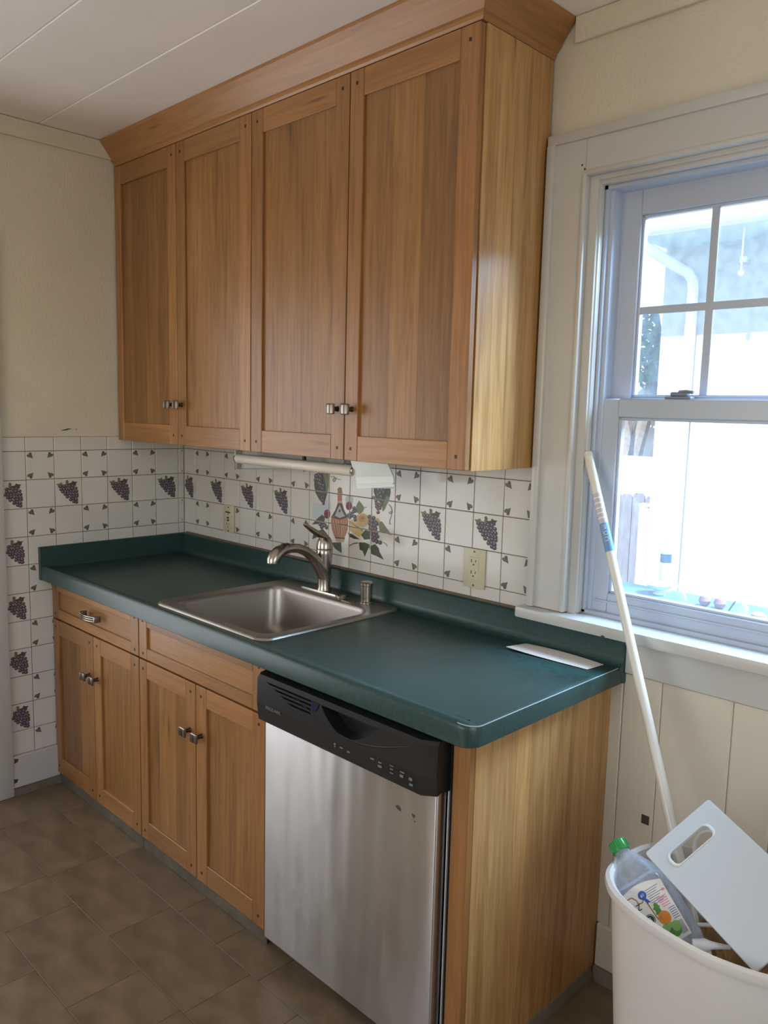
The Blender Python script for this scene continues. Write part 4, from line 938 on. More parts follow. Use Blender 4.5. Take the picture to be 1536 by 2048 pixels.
('hi', [(1.184,1.143),(1.182,1.141),(1.179,1.141),(1.178,1.142),(1.179,1.144),(1.182,1.144)]),
('purp', [(1.206,1.138),(1.204,1.133),(1.198,1.13),(1.192,1.13),(1.188,1.133),(1.188,1.138),(1.192,1.143),(1.198,1.145),(1.204,1.143)]),
('hi', [(1.198,1.14),(1.197,1.138),(1.194,1.138),(1.192,1.139),(1.194,1.141),(1.197,1.142)]),
('plum', [(1.219,1.142),(1.217,1.137),(1.212,1.133),(1.205,1.133),(1.201,1.137),(1.201,1.142),(1.205,1.147),(1.211,1.148),(1.217,1.146)]),
('hi', [(1.21,1.142),(1.209,1.14),(1.206,1.139),(1.205,1.141),(1.206,1.143),(1.209,1.143)]),
('plum', [(1.196,1.128),(1.194,1.123),(1.188,1.119),(1.182,1.12),(1.178,1.123),(1.177,1.128),(1.181,1.133),(1.188,1.135),(1.193,1.133)]),
('hi', [(1.188,1.13),(1.187,1.128),(1.184,1.128),(1.182,1.129),(1.184,1.131),(1.187,1.132)]),
('plum', [(1.212,1.127),(1.21,1.122),(1.205,1.119),(1.198,1.119),(1.194,1.122),(1.194,1.128),(1.198,1.132),(1.204,1.134),(1.21,1.132)]),
('hi', [(1.203,1.129),(1.201,1.127),(1.198,1.127),(1.197,1.128),(1.198,1.13),(1.201,1.131)]),
('purp', [(1.223,1.129),(1.221,1.123),(1.216,1.12),(1.209,1.12),(1.205,1.124),(1.205,1.129),(1.209,1.133),(1.215,1.135),(1.221,1.133)]),
('hi', [(1.215,1.129),(1.213,1.127),(1.211,1.127),(1.209,1.128),(1.211,1.13),(1.213,1.131)]),
('purp', [(1.2,1.118),(1.198,1.113),(1.193,1.11),(1.187,1.11),(1.182,1.113),(1.182,1.119),(1.186,1.123),(1.192,1.125),(1.198,1.123)]),
('hi', [(1.191,1.119),(1.189,1.117),(1.186,1.117),(1.185,1.118),(1.186,1.12),(1.189,1.12)]),
('plum', [(1.215,1.118),(1.212,1.113),(1.207,1.109),(1.201,1.109),(1.196,1.113),(1.196,1.118),(1.2,1.123),(1.207,1.124),(1.212,1.123)]),
('hi', [(1.205,1.118),(1.204,1.116),(1.201,1.115),(1.199,1.117),(1.201,1.119),(1.204,1.119)]),
('plum', [(1.203,1.108),(1.201,1.103),(1.195,1.1),(1.189,1.1),(1.185,1.103),(1.185,1.109),(1.189,1.113),(1.195,1.115),(1.201,1.113)]),
('hi', [(1.195,1.109),(1.194,1.107),(1.191,1.107),(1.189,1.108),(1.191,1.11),(1.194,1.111)]),
('purp', [(1.218,1.107),(1.216,1.102),(1.21,1.098),(1.204,1.098),(1.199,1.102),(1.199,1.107),(1.203,1.112),(1.21,1.113),(1.215,1.112)]),
('hi', [(1.209,1.108),(1.208,1.106),(1.205,1.106),(1.204,1.107),(1.205,1.109),(1.208,1.11)]),
('purp', [(1.228,1.115),(1.226,1.11),(1.22,1.107),(1.214,1.107),(1.21,1.11),(1.209,1.116),(1.213,1.12),(1.22,1.122),(1.225,1.12)]),
('hi', [(1.219,1.115),(1.218,1.113),(1.215,1.113),(1.214,1.114),(1.215,1.116),(1.218,1.117)]),
('purp', [(1.21,1.101),(1.208,1.095),(1.203,1.092),(1.196,1.092),(1.192,1.096),(1.192,1.101),(1.196,1.106),(1.202,1.107),(1.208,1.105)]),
('hi', [(1.201,1.101),(1.2,1.099),(1.197,1.099),(1.196,1.1),(1.197,1.102),(1.2,1.103)]),
('plum', [(1.226,1.098),(1.224,1.093),(1.219,1.089),(1.213,1.089),(1.208,1.093),(1.208,1.098),(1.212,1.103),(1.218,1.105),(1.224,1.103)]),
('hi', [(1.216,1.099),(1.214,1.097),(1.212,1.096),(1.21,1.098),(1.212,1.1),(1.214,1.1)]),
('plum', [(1.242,1.096),(1.24,1.091),(1.234,1.088),(1.228,1.088),(1.224,1.091),(1.224,1.096),(1.228,1.101),(1.234,1.103),(1.239,1.101)]),
('hi', [(1.231,1.096),(1.23,1.095),(1.227,1.094),(1.226,1.096),(1.227,1.098),(1.23,1.098)]),
('plum', [(0.911,1.296),(0.909,1.29),(0.902,1.287),(0.893,1.287),(0.888,1.292),(0.888,1.298),(0.893,1.303),(0.901,1.305),(0.908,1.302)]),
('hi', [(0.901,1.297),(0.9,1.295),(0.896,1.295),(0.894,1.296),(0.896,1.299),(0.9,1.299)]),
('navy', [(0.923,1.3),(0.921,1.294),(0.913,1.291),(0.905,1.291),(0.9,1.296),(0.9,1.302),(0.905,1.307),(0.913,1.309),(0.92,1.306)]),
('hi', [(0.913,1.302),(0.911,1.3),(0.908,1.3),(0.906,1.302),(0.908,1.304),(0.911,1.304)]),
('plum', [(0.934,1.295),(0.932,1.289),(0.925,1.286),(0.917,1.286),(0.911,1.291),(0.911,1.297),(0.916,1.302),(0.924,1.304),(0.931,1.301)]),
('hi', [(0.922,1.297),(0.921,1.295),(0.917,1.295),(0.915,1.296),(0.917,1.299),(0.921,1.299)]),
('navy', [(0.907,1.283),(0.905,1.277),(0.898,1.273),(0.889,1.274),(0.884,1.278),(0.884,1.284),(0.889,1.289),(0.897,1.291),(0.905,1.289)]),
('hi', [(0.897,1.286),(0.895,1.284),(0.891,1.283),(0.89,1.285),(0.891,1.287),(0.895,1.288)]),
('plum', [(0.921,1.284),(0.919,1.278),(0.912,1.275),(0.904,1.275),(0.898,1.279),(0.898,1.286),(0.903,1.291),(0.911,1.292),(0.918,1.29)]),
('hi', [(0.909,1.285),(0.907,1.283),(0.903,1.283),(0.901,1.285),(0.903,1.287),(0.907,1.287)]),
('purp', [(0.932,1.282),(0.93,1.276),(0.923,1.273),(0.915,1.273),(0.909,1.277),(0.909,1.284),(0.914,1.289),(0.922,1.29),(0.929,1.288)]),
('hi', [(0.92,1.283),(0.919,1.281),(0.915,1.281),(0.913,1.282),(0.915,1.285),(0.919,1.285)]),
('plum', [(0.926,1.271),(0.924,1.265),(0.917,1.261),(0.909,1.261),(0.903,1.266),(0.903,1.272),(0.908,1.277),(0.916,1.279),(0.924,1.276)]),
('hi', [(0.916,1.272),(0.914,1.27),(0.911,1.269),(0.909,1.271),(0.911,1.274),(0.914,1.274)]),
('plum', [(0.936,1.258),(0.933,1.251),(0.926,1.248),(0.918,1.248),(0.913,1.252),(0.913,1.259),(0.918,1.264),(0.926,1.266),(0.933,1.263)]),
('hi', [(0.926,1.259),(0.924,1.257),(0.92,1.256),(0.918,1.258),(0.92,1.26),(0.924,1.261)]),
('navy', [(0.948,1.251),(0.945,1.245),(0.938,1.242),(0.93,1.242),(0.925,1.246),(0.925,1.253),(0.93,1.258),(0.938,1.26),(0.945,1.257)]),
('hi', [(0.935,1.254),(0.933,1.251),(0.93,1.251),(0.928,1.253),(0.93,1.255),(0.933,1.255)]),
('purp', [(0.936,1.268),(0.933,1.262),(0.926,1.258),(0.918,1.258),(0.913,1.263),(0.912,1.269),(0.918,1.274),(0.926,1.276),(0.933,1.273)]),
('hi', [(0.925,1.268),(0.924,1.266),(0.92,1.266),(0.918,1.267),(0.92,1.27),(0.924,1.27)]),
('purp', [(0.95,1.265),(0.947,1.259),(0.94,1.256),(0.932,1.256),(0.927,1.26),(0.927,1.267),(0.932,1.272),(0.94,1.273),(0.947,1.271)]),
('hi', [(0.939,1.266),(0.938,1.264),(0.934,1.264),(0.932,1.266),(0.934,1.268),(0.938,1.268)]),
('plum', [(0.938,1.221),(0.936,1.217),(0.932,1.215),(0.926,1.215),(0.923,1.218),(0.923,1.222),(0.926,1.225),(0.931,1.226),(0.936,1.225)]),
('hi', [(0.931,1.222),(0.93,1.22),(0.927,1.22),(0.926,1.221),(0.927,1.223),(0.93,1.223)]),
('purp', [(0.948,1.224),(0.946,1.22),(0.942,1.217),(0.937,1.218),(0.933,1.22),(0.933,1.224),(0.936,1.228),(0.942,1.229),(0.946,1.227)]),
('hi', [(0.942,1.226),(0.941,1.224),(0.939,1.224),(0.938,1.225),(0.939,1.227),(0.941,1.227)]),
('plum', [(0.938,1.212),(0.936,1.208),(0.932,1.205),(0.926,1.205),(0.923,1.208),(0.923,1.212),(0.926,1.216),(0.931,1.217),(0.936,1.215)]),
('hi', [(0.929,1.212),(0.928,1.211),(0.925,1.21),(0.924,1.212),(0.925,1.213),(0.928,1.213)]),
('plum', [(0.945,1.212),(0.944,1.208),(0.939,1.205),(0.934,1.205),(0.93,1.208),(0.93,1.212),(0.934,1.216),(0.939,1.217),(0.944,1.215)]),
('hi', [(0.938,1.211),(0.937,1.21),(0.935,1.21),(0.933,1.211),(0.935,1.212),(0.937,1.213)]),
('plum', [(0.947,1.2),(0.946,1.196),(0.941,1.193),(0.936,1.194),(0.932,1.196),(0.932,1.2),(0.936,1.204),(0.941,1.205),(0.945,1.204)]),
('hi', [(0.938,1.201),(0.937,1.199),(0.935,1.199),(0.934,1.2),(0.935,1.202),(0.937,1.202)]),
('purp', [(1.221,1.284),(1.218,1.279),(1.213,1.276),(1.206,1.276),(1.202,1.28),(1.201,1.285),(1.206,1.29),(1.212,1.291),(1.218,1.289)]),
('hi', [(1.212,1.286),(1.21,1.284),(1.207,1.284),(1.206,1.285),(1.207,1.287),(1.21,1.288)]),
('leaf', [(1.236,1.289),(1.234,1.284),(1.229,1.28),(1.222,1.281),(1.218,1.285),(1.217,1.29),(1.222,1.295),(1.228,1.296),(1.234,1.294)]),
('hi', [(1.228,1.29),(1.226,1.288),(1.223,1.288),(1.222,1.29),(1.223,1.292),(1.226,1.292)]),
('purp', [(1.253,1.287),(1.251,1.282),(1.246,1.278),(1.239,1.279),(1.235,1.283),(1.235,1.288),(1.239,1.293),(1.245,1.294),(1.251,1.292)]),
('hi', [(1.244,1.289),(1.242,1.287),(1.239,1.286),(1.238,1.288),(1.239,1.29),(1.242,1.29)]),
('navy', [(1.229,1.274),(1.227,1.269),(1.221,1.266),(1.215,1.266),(1.21,1.27),(1.21,1.275),(1.214,1.28),(1.221,1.281),(1.227,1.279)]),
('hi', [(1.22,1.275),(1.219,1.273),(1.216,1.273),(1.214,1.275),(1.216,1.277),(1.219,1.277)]),
('navy', [(1.244,1.274),(1.242,1.269),(1.236,1.266),(1.23,1.266),(1.225,1.27),(1.225,1.275),(1.229,1.28),(1.236,1.281),(1.242,1.279)]),
('hi', [(1.236,1.277),(1.235,1.275),(1.232,1.274),(1.23,1.276),(1.232,1.278),(1.235,1.278)]),
('leaf', [(1.262,1.281),(1.26,1.275),(1.254,1.272),(1.247,1.273),(1.243,1.276),(1.243,1.282),(1.247,1.286),(1.253,1.288),(1.259,1.285)]),
('hi', [(1.252,1.281),(1.251,1.279),(1.248,1.279),(1.246,1.28),(1.248,1.282),(1.25,1.282)]),
('leaf', [(1.272,1.285),(1.27,1.28),(1.264,1.277),(1.257,1.277),(1.253,1.281),(1.253,1.286),(1.257,1.291),(1.263,1.292),(1.269,1.29)]),
('hi', [(1.264,1.287),(1.262,1.286),(1.259,1.285),(1.258,1.287),(1.259,1.289),(1.262,1.289)]),
('leaf', [(1.239,1.263),(1.237,1.257),(1.231,1.254),(1.225,1.254),(1.22,1.258),(1.22,1.264),(1.224,1.268),(1.231,1.27),(1.237,1.267)]),
('hi', [(1.229,1.265),(1.227,1.263),(1.224,1.262),(1.223,1.264),(1.224,1.266),(1.227,1.266)]),
('leaf', [(1.254,1.267),(1.252,1.262),(1.246,1.259),(1.24,1.259),(1.235,1.263),(1.235,1.268),(1.239,1.273),(1.246,1.275),(1.252,1.272)]),
('hi', [(1.244,1.269),(1.243,1.267),(1.24,1.267),(1.239,1.268),(1.24,1.27),(1.243,1.27)]),
('leaf', [(1.228,1.257),(1.226,1.252),(1.22,1.248),(1.213,1.249),(1.209,1.252),(1.209,1.258),(1.213,1.262),(1.219,1.264),(1.225,1.262)]),
('hi', [(1.219,1.258),(1.217,1.256),(1.214,1.256),(1.213,1.257),(1.214,1.259),(1.217,1.26)]),
('purp', [(1.241,1.253),(1.239,1.248),(1.234,1.244),(1.227,1.245),(1.223,1.249),(1.222,1.254),(1.226,1.259),(1.233,1.26),(1.239,1.258)]),
('hi', [(1.233,1.254),(1.232,1.252),(1.229,1.251),(1.227,1.253),(1.229,1.255),(1.231,1.255)]),
('purp', [(1.205,1.245),(1.203,1.241),(1.199,1.238),(1.193,1.239),(1.19,1.242),(1.19,1.246),(1.193,1.25),(1.198,1.251),(1.203,1.249)]),
('hi', [(1.199,1.247),(1.198,1.245),(1.195,1.245),(1.194,1.247),(1.195,1.248),(1.197,1.248)]),
('purp', [(1.216,1.235),(1.214,1.231),(1.21,1.229),(1.204,1.229),(1.201,1.232),(1.201,1.236),(1.204,1.24),(1.209,1.241),(1.214,1.239)]),
('hi', [(1.207,1.236),(1.206,1.235),(1.204,1.235),(1.202,1.236),(1.204,1.237),(1.206,1.238)]),
('plum', [(1.218,1.227),(1.216,1.223),(1.212,1.22),(1.206,1.22),(1.203,1.223),(1.203,1.227),(1.206,1.231),(1.211,1.232),(1.216,1.231)]),
('hi', [(1.212,1.228),(1.21,1.227),(1.208,1.226),(1.207,1.228),(1.208,1.229),(1.21,1.229)]),
('purp', [(1.23,1.226),(1.229,1.221),(1.224,1.219),(1.219,1.219),(1.215,1.222),(1.215,1.226),(1.219,1.23),(1.224,1.231),(1.228,1.229)]),
('hi', [(1.222,1.226),(1.221,1.225),(1.218,1.224),(1.217,1.226),(1.218,1.227),(1.22,1.228)]),
('plum', [(1.22,1.217),(1.218,1.213),(1.214,1.21),(1.208,1.21),(1.205,1.213),(1.205,1.218),(1.208,1.221),(1.213,1.223),(1.218,1.221)]),
('hi', [(1.214,1.218),(1.213,1.217),(1.21,1.216),(1.209,1.218),(1.21,1.219),(1.213,1.22)]),
('purp', [(1.237,1.222),(1.236,1.218),(1.231,1.216),(1.226,1.216),(1.223,1.219),(1.222,1.223),(1.226,1.227),(1.231,1.228),(1.235,1.226)]),
('hi', [(1.23,1.223),(1.229,1.221),(1.226,1.221),(1.225,1.222),(1.226,1.224),(1.229,1.224)]),
('plum', [(1.226,1.21),(1.224,1.206),(1.22,1.203),(1.215,1.204),(1.211,1.206),(1.211,1.211),(1.214,1.214),(1.219,1.216),(1.224,1.214)]),
('hi', [(1.22,1.21),(1.219,1.209),(1.217,1.208),(1.216,1.21),(1.217,1.211),(1.219,1.212)]),
('plum', [(1.235,1.213),(1.233,1.209),(1.229,1.206),(1.223,1.207),(1.22,1.21),(1.22,1.214),(1.223,1.218),(1.228,1.219),(1.233,1.217)]),
('hi', [(1.228,1.214),(1.227,1.212),(1.225,1.212),(1.224,1.213),(1.225,1.215),(1.227,1.215)]),
('plum', [(1.227,1.198),(1.225,1.193),(1.22,1.191),(1.215,1.191),(1.212,1.194),(1.212,1.198),(1.215,1.202),(1.22,1.203),(1.225,1.202)]),
('hi', [(1.221,1.199),(1.219,1.197),(1.217,1.197),(1.216,1.198),(1.217,1.2),(1.219,1.2)]),
('leafl', [(0.977,1.298),(0.995,1.299),(0.995,1.301),(0.977,1.3)]),
('leafl', [(0.994,1.3),(1.001,1.291),(1.004,1.292),(0.997,1.301)]),
('leafl', [(1.001,1.292),(0.994,1.282),(0.997,1.282),(1.004,1.291)]),
('leafl', [(0.997,1.283),(0.989,1.288),(0.987,1.287),(0.994,1.281)]),
('leafl', [(0.989,1.287),(0.997,1.295),(0.994,1.296),(0.986,1.288)]),
('leafl', [(0.995,1.295),(1.029,1.291),(1.029,1.293),(0.996,1.297)]),
('leafl', [(1.268,1.229),(1.28,1.219),(1.282,1.22),(1.27,1.23)]),
('leafl', [(1.28,1.219),(1.284,1.202),(1.287,1.203),(1.283,1.22)]),
('leafl', [(1.285,1.204),(1.275,1.198),(1.277,1.197),(1.286,1.202)]),
('leafl', [(1.277,1.198),(1.271,1.203),(1.269,1.202),(1.275,1.197)]),
('leafl', [(1.271,1.202),(1.28,1.205),(1.279,1.207),(1.269,1.203)]),
('leafl', [(1.278,1.206),(1.283,1.194),(1.285,1.194),(1.281,1.207)]),
('leafl', [(1.283,1.194),(1.274,1.176),(1.276,1.176),(1.285,1.194)]),
('leafl', [(1.274,1.176),(1.274,1.166),(1.277,1.166),(1.276,1.176)]),
('leafl', [(1.274,1.165),(1.279,1.162),(1.281,1.163),(1.276,1.167)]),
('brown', [(1.08,1.061),(1.102,1.073),(1.099,1.075),(1.078,1.063)]),
('brown', [(1.101,1.072),(1.125,1.078),(1.124,1.082),(1.1,1.076)]),
('brown', [(1.228,1.129),(1.26,1.129),(1.261,1.131),(1.229,1.131)]),
('brown', [(1.26,1.129),(1.284,1.127),(1.285,1.129),(1.261,1.131)]),
('brown', [(1.152,1.205),(1.165,1.209),(1.164,1.211),(1.152,1.207)]),
('leafl', [(1.245,1.097),(1.259,1.095),(1.26,1.096),(1.246,1.099)]),
('leafl', [(1.259,1.095),(1.265,1.086),(1.267,1.087),(1.261,1.096)])]

# ================================================================== WASTE BIN AND WHAT IS IN IT
BC = (2.572, -0.352)
outl = [(2.392, -.197), (2.352, -.25), (2.338, -.32), (2.337, -.375), (2.345, -.415), (2.362, -.445), (2.390, -.474), (2.43, -.497), (2.50, -.521), (2.60, -.534), (2.68, -.522), (2.73, -.502), (2.77, -.47), (2.798, -.42), (2.803, -.35), (2.795, -.28), (2.765, -.21), (2.71, -.180), (2.6, -.173), (2.50, -.174), (2.43, -.180)]
def closed_spline(P, k=4):
    out = []; n = len(P)
    for i in range(n):
        a, b_, c_, d_ = (Vector(P[(i+j) % n]) for j in (-1, 0, 1, 2))
        for s in range(k):
            t = s/k
            p = 0.5*((2*b_)+(c_-a)*t+(2*a-5*b_+4*c_-d_)*t*t+(3*b_-a-3*c_+d_)*t**3); out.append((p.x, p.y))
    return out
BO = closed_spline(outl)
def bring(off, z):
    k = 1 + off/0.20
    return [(BC[0]+(x-BC[0])*k, BC[1]+(y-BC[1])*k, z) for x, y in BO]
bn = thing('waste_bin', 'tall cream-white plastic waste bin full of rubbish below the window', 'bin', (BC[0], BC[1], 0))
mb = MB(); mb.loft([bring(-.050, 0.0), bring(-.046, 0.004), bring(-.013, 0.55), bring(-.012, 0.572), bring(-.0165, 0.572), bring(-.018, 0.55), bring(-.052, 0.010)], M_BIN, True, True); obj('shell', mb, bn)
mb = MB(); mb.loft([bring(-.0115, 0.560), bring(-.002, 0.562), bring(.0005, 0.570), bring(-.001, 0.580), bring(-.008, 0.585), bring(-.015, 0.580), bring(-.017, 0.568)], M_BIN, False, False); obj('rim', mb, bn)

rr = random.Random(2); mb = MB(); nr = 12; V = []; m_ = len(BO)
def crum(x, y): return 0.425 + 0.030*math.sin(31*x+17*y)*math.cos(23*y-9*x) + 0.016*math.sin(77*x-40*y) + rr.uniform(-.006, .006)
V.append((BC[0], BC[1], crum(*BC)))
for i in range(1, nr+1):
    k = i/nr*0.83
    for x, y in BO:
        X, Y = BC[0]+(x-BC[0])*k, BC[1]+(y-BC[1])*k; V.append((X, Y, crum(X, Y) - (0.03 if i == nr else 0)))
F = [(0, 1+j, 1+(j+1) % m_) for j in range(m_)]
for i in range(nr-1):
    for j in range(m_):
        a, b_ = 1+i*m_+j, 1+i*m_+(j+1) % m_; F.append((a, a+m_, b_+m_, b_))
V.append((BC[0], BC[1], 0.30)); c0 = len(V)-1
for j in range(m_): F.append((c0, 1+(nr-1)*m_+(j+1) % m_, 1+(nr-1)*m_+j))
mb.add(V, F, M_CARD)
obj('crumpled_paper', mb, smooth=False, label='crumpled brown paper filling the waste bin under the jug', category='paper')
mb = MB(); pr = [(2.62, -.36, .470), (2.64, -.35, .474), (2.655, -.365, .472), (2.65, -.39, .470), (2.63, -.40, .468)]
mb.loft([pr, [(x+.004, y-.004, z+.012) for x, y, z in pr]], M_BLACK); obj('plastic_scrap', mb, label='small black scrap lying on the brown paper in the bin', category='scrap')

# jug
up = Vector((2.346, -.352, .600)) - Vector((2.512, -.408, .474))
zax = up.normalized(); eye = Vector((3.122, -1.903, 1.543)); base_p = Vector((2.512, -.408, .474))
toeye = (eye-base_p).normalized(); yax = -(toeye - zax*toeye.dot(zax)).normalized(); xax = yax.cross(zax)
yaw = Matrix.Rotation(math.radians(-14), 3, zax); xax = yaw @ xax; yax = yaw @ yax
xax = xax*1.07
JM = Matrix((( xax.x, yax.x, zax.x, base_p.x), (xax.y, yax.y, zax.y, base_p.y), (xax.z, yax.z, zax.z, base_p.z), (0, 0, 0, 1)))
jg = thing('vinegar_jug', 'clear plastic vinegar jug with a green cap leaning in the waste bin', 'jug', base_p)
def jr(w, d, r, z, ox=0): return [(x+ox, y, z) for x, y in rrect(-w, w, -d, d, r, 4)]
mb = MB(); mb.loft([jr(.044, .038, .012, 0), jr(.050, .044, .016, .006), jr(.052, .046, .016, .02), jr(.052, .046, .016, .128), jr(.050, .044, .018, .140), jr(.040, .036, .018, .168), jr(.024, .024, .014, .196), jr(.0155, .0155, .0150, .206), jr(.0150, .0150, .0145, .222)], M_CLEARP, True, False)
mb.xf(JM); obj('bottle', mb, jg)
mb = MB(); mb.tube([(-.043, -.030, .140), (-.036, -.036, .160), (-.024, -.026, .185), (-.014, -.014, .205)], [.003, .0055, .0055, .003], M_CLEARP, 8)
mb.tube([(-.040, -.041, .143), (.000, -.046, .141), (.042, -.041, .143)], .0028, M_CLEARP, 8); mb.tube([(.043, -.034, .142), (.030, -.026, .175), (.016, -.016, .202)], .0028, M_CLEARP, 8)
mb.xf(JM); obj('shoulder_ridge', mb, jg)
mb = MB(); mb.lathe((0, 0, .214), [(.0185, 0), (.0190, .003), (.0190, .020), (.0175, .0225), (.004, .0225)], M_GREENCAP, 24)
for k in range(24):
    a = 2*PI*k/24; mb.box(.0188*math.cos(a)-.0009, .0188*math.cos(a)+.0009, .0188*math.sin(a)-.0009, .0188*math.sin(a)+.0009, .218, .233, M_GREENCAP)
mb.xf(JM); obj('cap', mb, jg)
lb = MB(); n = 12; top = [(-.050+.100*i/n, .122+.012*math.sin(PI*i/n)) for i in range(n+1)]
lb.prism([(-.050, .012), (.050, .012)]+top[::-1], 'y', -.0468, -.0462, M_PAPER); lb.xf(JM); lab = obj('label', lb, jg, False)
pm = MB()
def flat(poly, c, lift=0.0): pm.add([(x, -.0471-lift, z) for x, z in poly], [tuple(range(len(poly)))], c)
flat(leaf2(.004, .052, .001, 0), M_INK)
gold = [(a_, b_+.012) for a_, b_ in [(-.050, .098), (-.036, .106), (-.018, .106), (-.012, .097), (-.012, .090), (-.004, .088), (.003, .094), (.005, .080), (.007, .060), (.004, .060), (.001, .088), (-.004, .084), (-.015, .087), (-.0155, .096), (-.020, .102), (-.036, .102), (-.050, .094)]]
for a, b_ in zip(gold[:8], gold[1:8]):
    t = Vector((b_[0]-a[0], b_[1]-a[1])); nn = Vector((-t.y, t.x)).normalized()*.0012
    flat([(a[0]+nn.x, a[1]+nn.y), (b_[0]+nn.x, b_[1]+nn.y), (b_[0]-nn.x, b_[1]-nn.y), (a[0]-nn.x, a[1]-nn.y)], INK['gold'])
flat([(.003, .094), (.0055, .094), (.009, .060), (.0065, .060)], INK['gold'])
flat(disc(.003, .112, .0085, .0085, 16), INK['blue'], .0002); flat([(.001, .105), (.007, .104), (.012, .093), (.0075, .095), (.004, .093)], INK['blue'], .0001)
flat(leaf2(.0155, .076, .026, PI/2), INK['green'], .0001); flat(disc(.0165, .079, .005, .011, 12), INK['green'], .0002)
flat(disc(.020, .058, .0125, .0125, 16), INK['orange'], .0003); flat(disc(.014, .061, .003, .004, 8), INK['gold'], .0004)
flat(leaf2(.022, .036, .034, .3), INK['lgreen'], .0002); flat(disc(.014, .036, .012, .012, 10), INK['lgreen'], .0003); flat(disc(.026, .028, .012, .010, 9), INK['green'], .0003); flat(disc(.032, .036, .009, .010, 9), INK['lgreen'], .0004)
flat(disc(-.006, .067, .010, .010, 16), INK['dgreen'], .0003); flat(disc(-.006, .067, .0086, .0086, 16), M_PAPER, .0004); flat(disc(-.006, .067, .0078, .0078, 16), INK['dgreen'], .0005)
for i in range(8): flat([(.012, .117-.0042*i), (.040-(i % 3)*.004, .117-.0042*i), (.040-(i % 3)*.004, .1158-.0042*i), (.012, .1158-.0042*i)], M_INK)
flat(disc(.044, .103, .004, .0025, 10), INK['pink'], .0001)
for i in range(5): flat([(.024+.001*i, .094-.0045*i), (.044, .094-.0045*i), (.044, .0922-.0045*i), (.024+.001*i, .0922-.0045*i)], INK['pink'])
for i in range(6): flat([(.035, .069-.0040*i), (.048, .069-.0040*i), (.048, .0676-.0040*i), (.035, .0676-.0040*i)], M_INK)
for i in range(9): flat([(.035+.0014*i, .042), (.0357+.0014*i, .042), (.0357+.0014*i, .018), (.035+.0014*i, .018)], M_INK)
pm.xf(JM); obj('print', pm, lab, False, recalc=False)
def jtext(body, size, m_, x, z, name):
    me = text_mesh(body, size, m_); o_ = put(name, me, lab, JM @ Vector((x, -.0480, z))); o_.rotation_euler = (JM.to_3x3() @ Matrix.Rotation(PI/2, 3, 'X')).to_euler(); return o_
jtext('NZ', .0165, M_BLACKINK, -.0205, .0950, 'lettering'); jtext('#1', .0085, M_WHITEP, .003, .1115, 'lettering'); jtext('R', .011, M_WHITEP, -.006, .067, 'lettering')

# spray nozzle
sb = thing('spray_bottle', 'white spray bottle with a pointed nozzle, wedged in the bin beside the jug', 'bottle', (2.577, -.462, .386))
mb = MB(); mb.lathe((2.577, -.462, .386), [(.020, 0), (.022, .004), (.022, .10), (.014, .128), (.012, .14)], M_WHITEP, 18); obj('body', mb, sb)
mb = MB(); mb.lathe((2.577, -.462, .521), [(.015, 0), (.017, .003), (.017, .018), (.015, .021)], M_WHITEP, 18)
mb.tube([(2.561, -.470, .549), (2.580, -.458, .551), (2.590, -.452, .552), (2.606, -.442, .553), (2.618, -.434, .553)], [.009, .0115, .0075, .0050, .0038], M_WHITEP, 12); obj('spray_head', mb, sb)

mb = MB(); mb.tube([(2.495, -.300, .476), (2.545, -.250, .474), (2.60, -.205, .472)], .0045, M_WHITEP, 8)
obj('plastic_stick', mb, label='thin white plastic stick lying on the brown paper in the bin', category='stick')
mb = MB(); mb.tube([(2.452, -.196, .44), (2.447, -.196, .52), (2.441, -.197, .590), (2.445, -.198, .612), (2.455, -.199, .628), (2.472, -.200, .640), (2.488, -.200, .640), (2.500, -.200, .628)], .0042, M_WHITEP, 8)
obj('hanger_hook', mb, label='white curved plastic hook seen through the hole of the cutting board', category='hook')

# cutting board
TL, BL, TR = Vector((2.423, -.40, .646)), Vector((2.679, -.48, .56)), Vector((2.50, -.28, .748))
ux = (BL-TL).normalized(); vy = (TR-TL); vy = (vy - ux*vy.dot(ux)).normalized(); nz_ = ux.cross(vy)
if nz_.dot(eye-TL) < 0: nz_ = -nz_
LB, WB = (BL-TL).length, (TR-TL).length
bd = thing('cutting_board', 'milky white plastic cutting board with a grip hole, sticking out of the bin', 'cutting board', BL)
def loop_outer(n=48):
    per = rrect(0, LB, 0, WB, .006, 11); return per
def resample(P, n):
    P = P+[P[0]]; L = [0]
    for a, b_ in zip(P, P[1:]): L.append(L[-1]+math.hypot(b_[0]-a[0], b_[1]-a[1]))
    out = []; k = 0
    for i in range(n):
        t = L[-1]*i/n
        while L[k+1] < t: k += 1
        f = (t-L[k])/max(1e-9, L[k+1]-L[k]); out.append((P[k][0]+(P[k+1][0]-P[k][0])*f, P[k][1]+(P[k+1][1]-P[k][1])*f))
    return out
hole = rrect(.032, .061, .030, .132, .0115, 11); outer = rrect(0, LB, 0, WB, .006, 11)
mb = MB(); th = .008
lay_ = lambda P, h: [tuple(TL + ux*a + vy*b_ + nz_*h) for a, b_ in P]
e2 = lambda P, d, c: [(c[0]+(a-c[0])*(1+d), c[1]+(b_-c[1])*(1+d)) for a, b_ in P]
oc_, hc_ = (LB/2, WB/2), (.0465, .081)
mb.loft([lay_(hole, 0), lay_(outer, 0), lay_(e2(outer, .008, oc_), -.0015), lay_(e2(outer, .008, oc_), -th+.0015), lay_(outer, -th), lay_(hole, -th), lay_(hole, 0)], M_BOARD, False, False)
obj('board', mb, bd, True)
mb = MB(); ring = [lay_(e2(hole, d, hc_), h) for d, h in ((.10, .0002), (.07, .0016), (.0, .0016), (-.02, .0002))]; mb.loft(ring, M_WHITEP, False, False); obj('grip_rim', mb, bd)

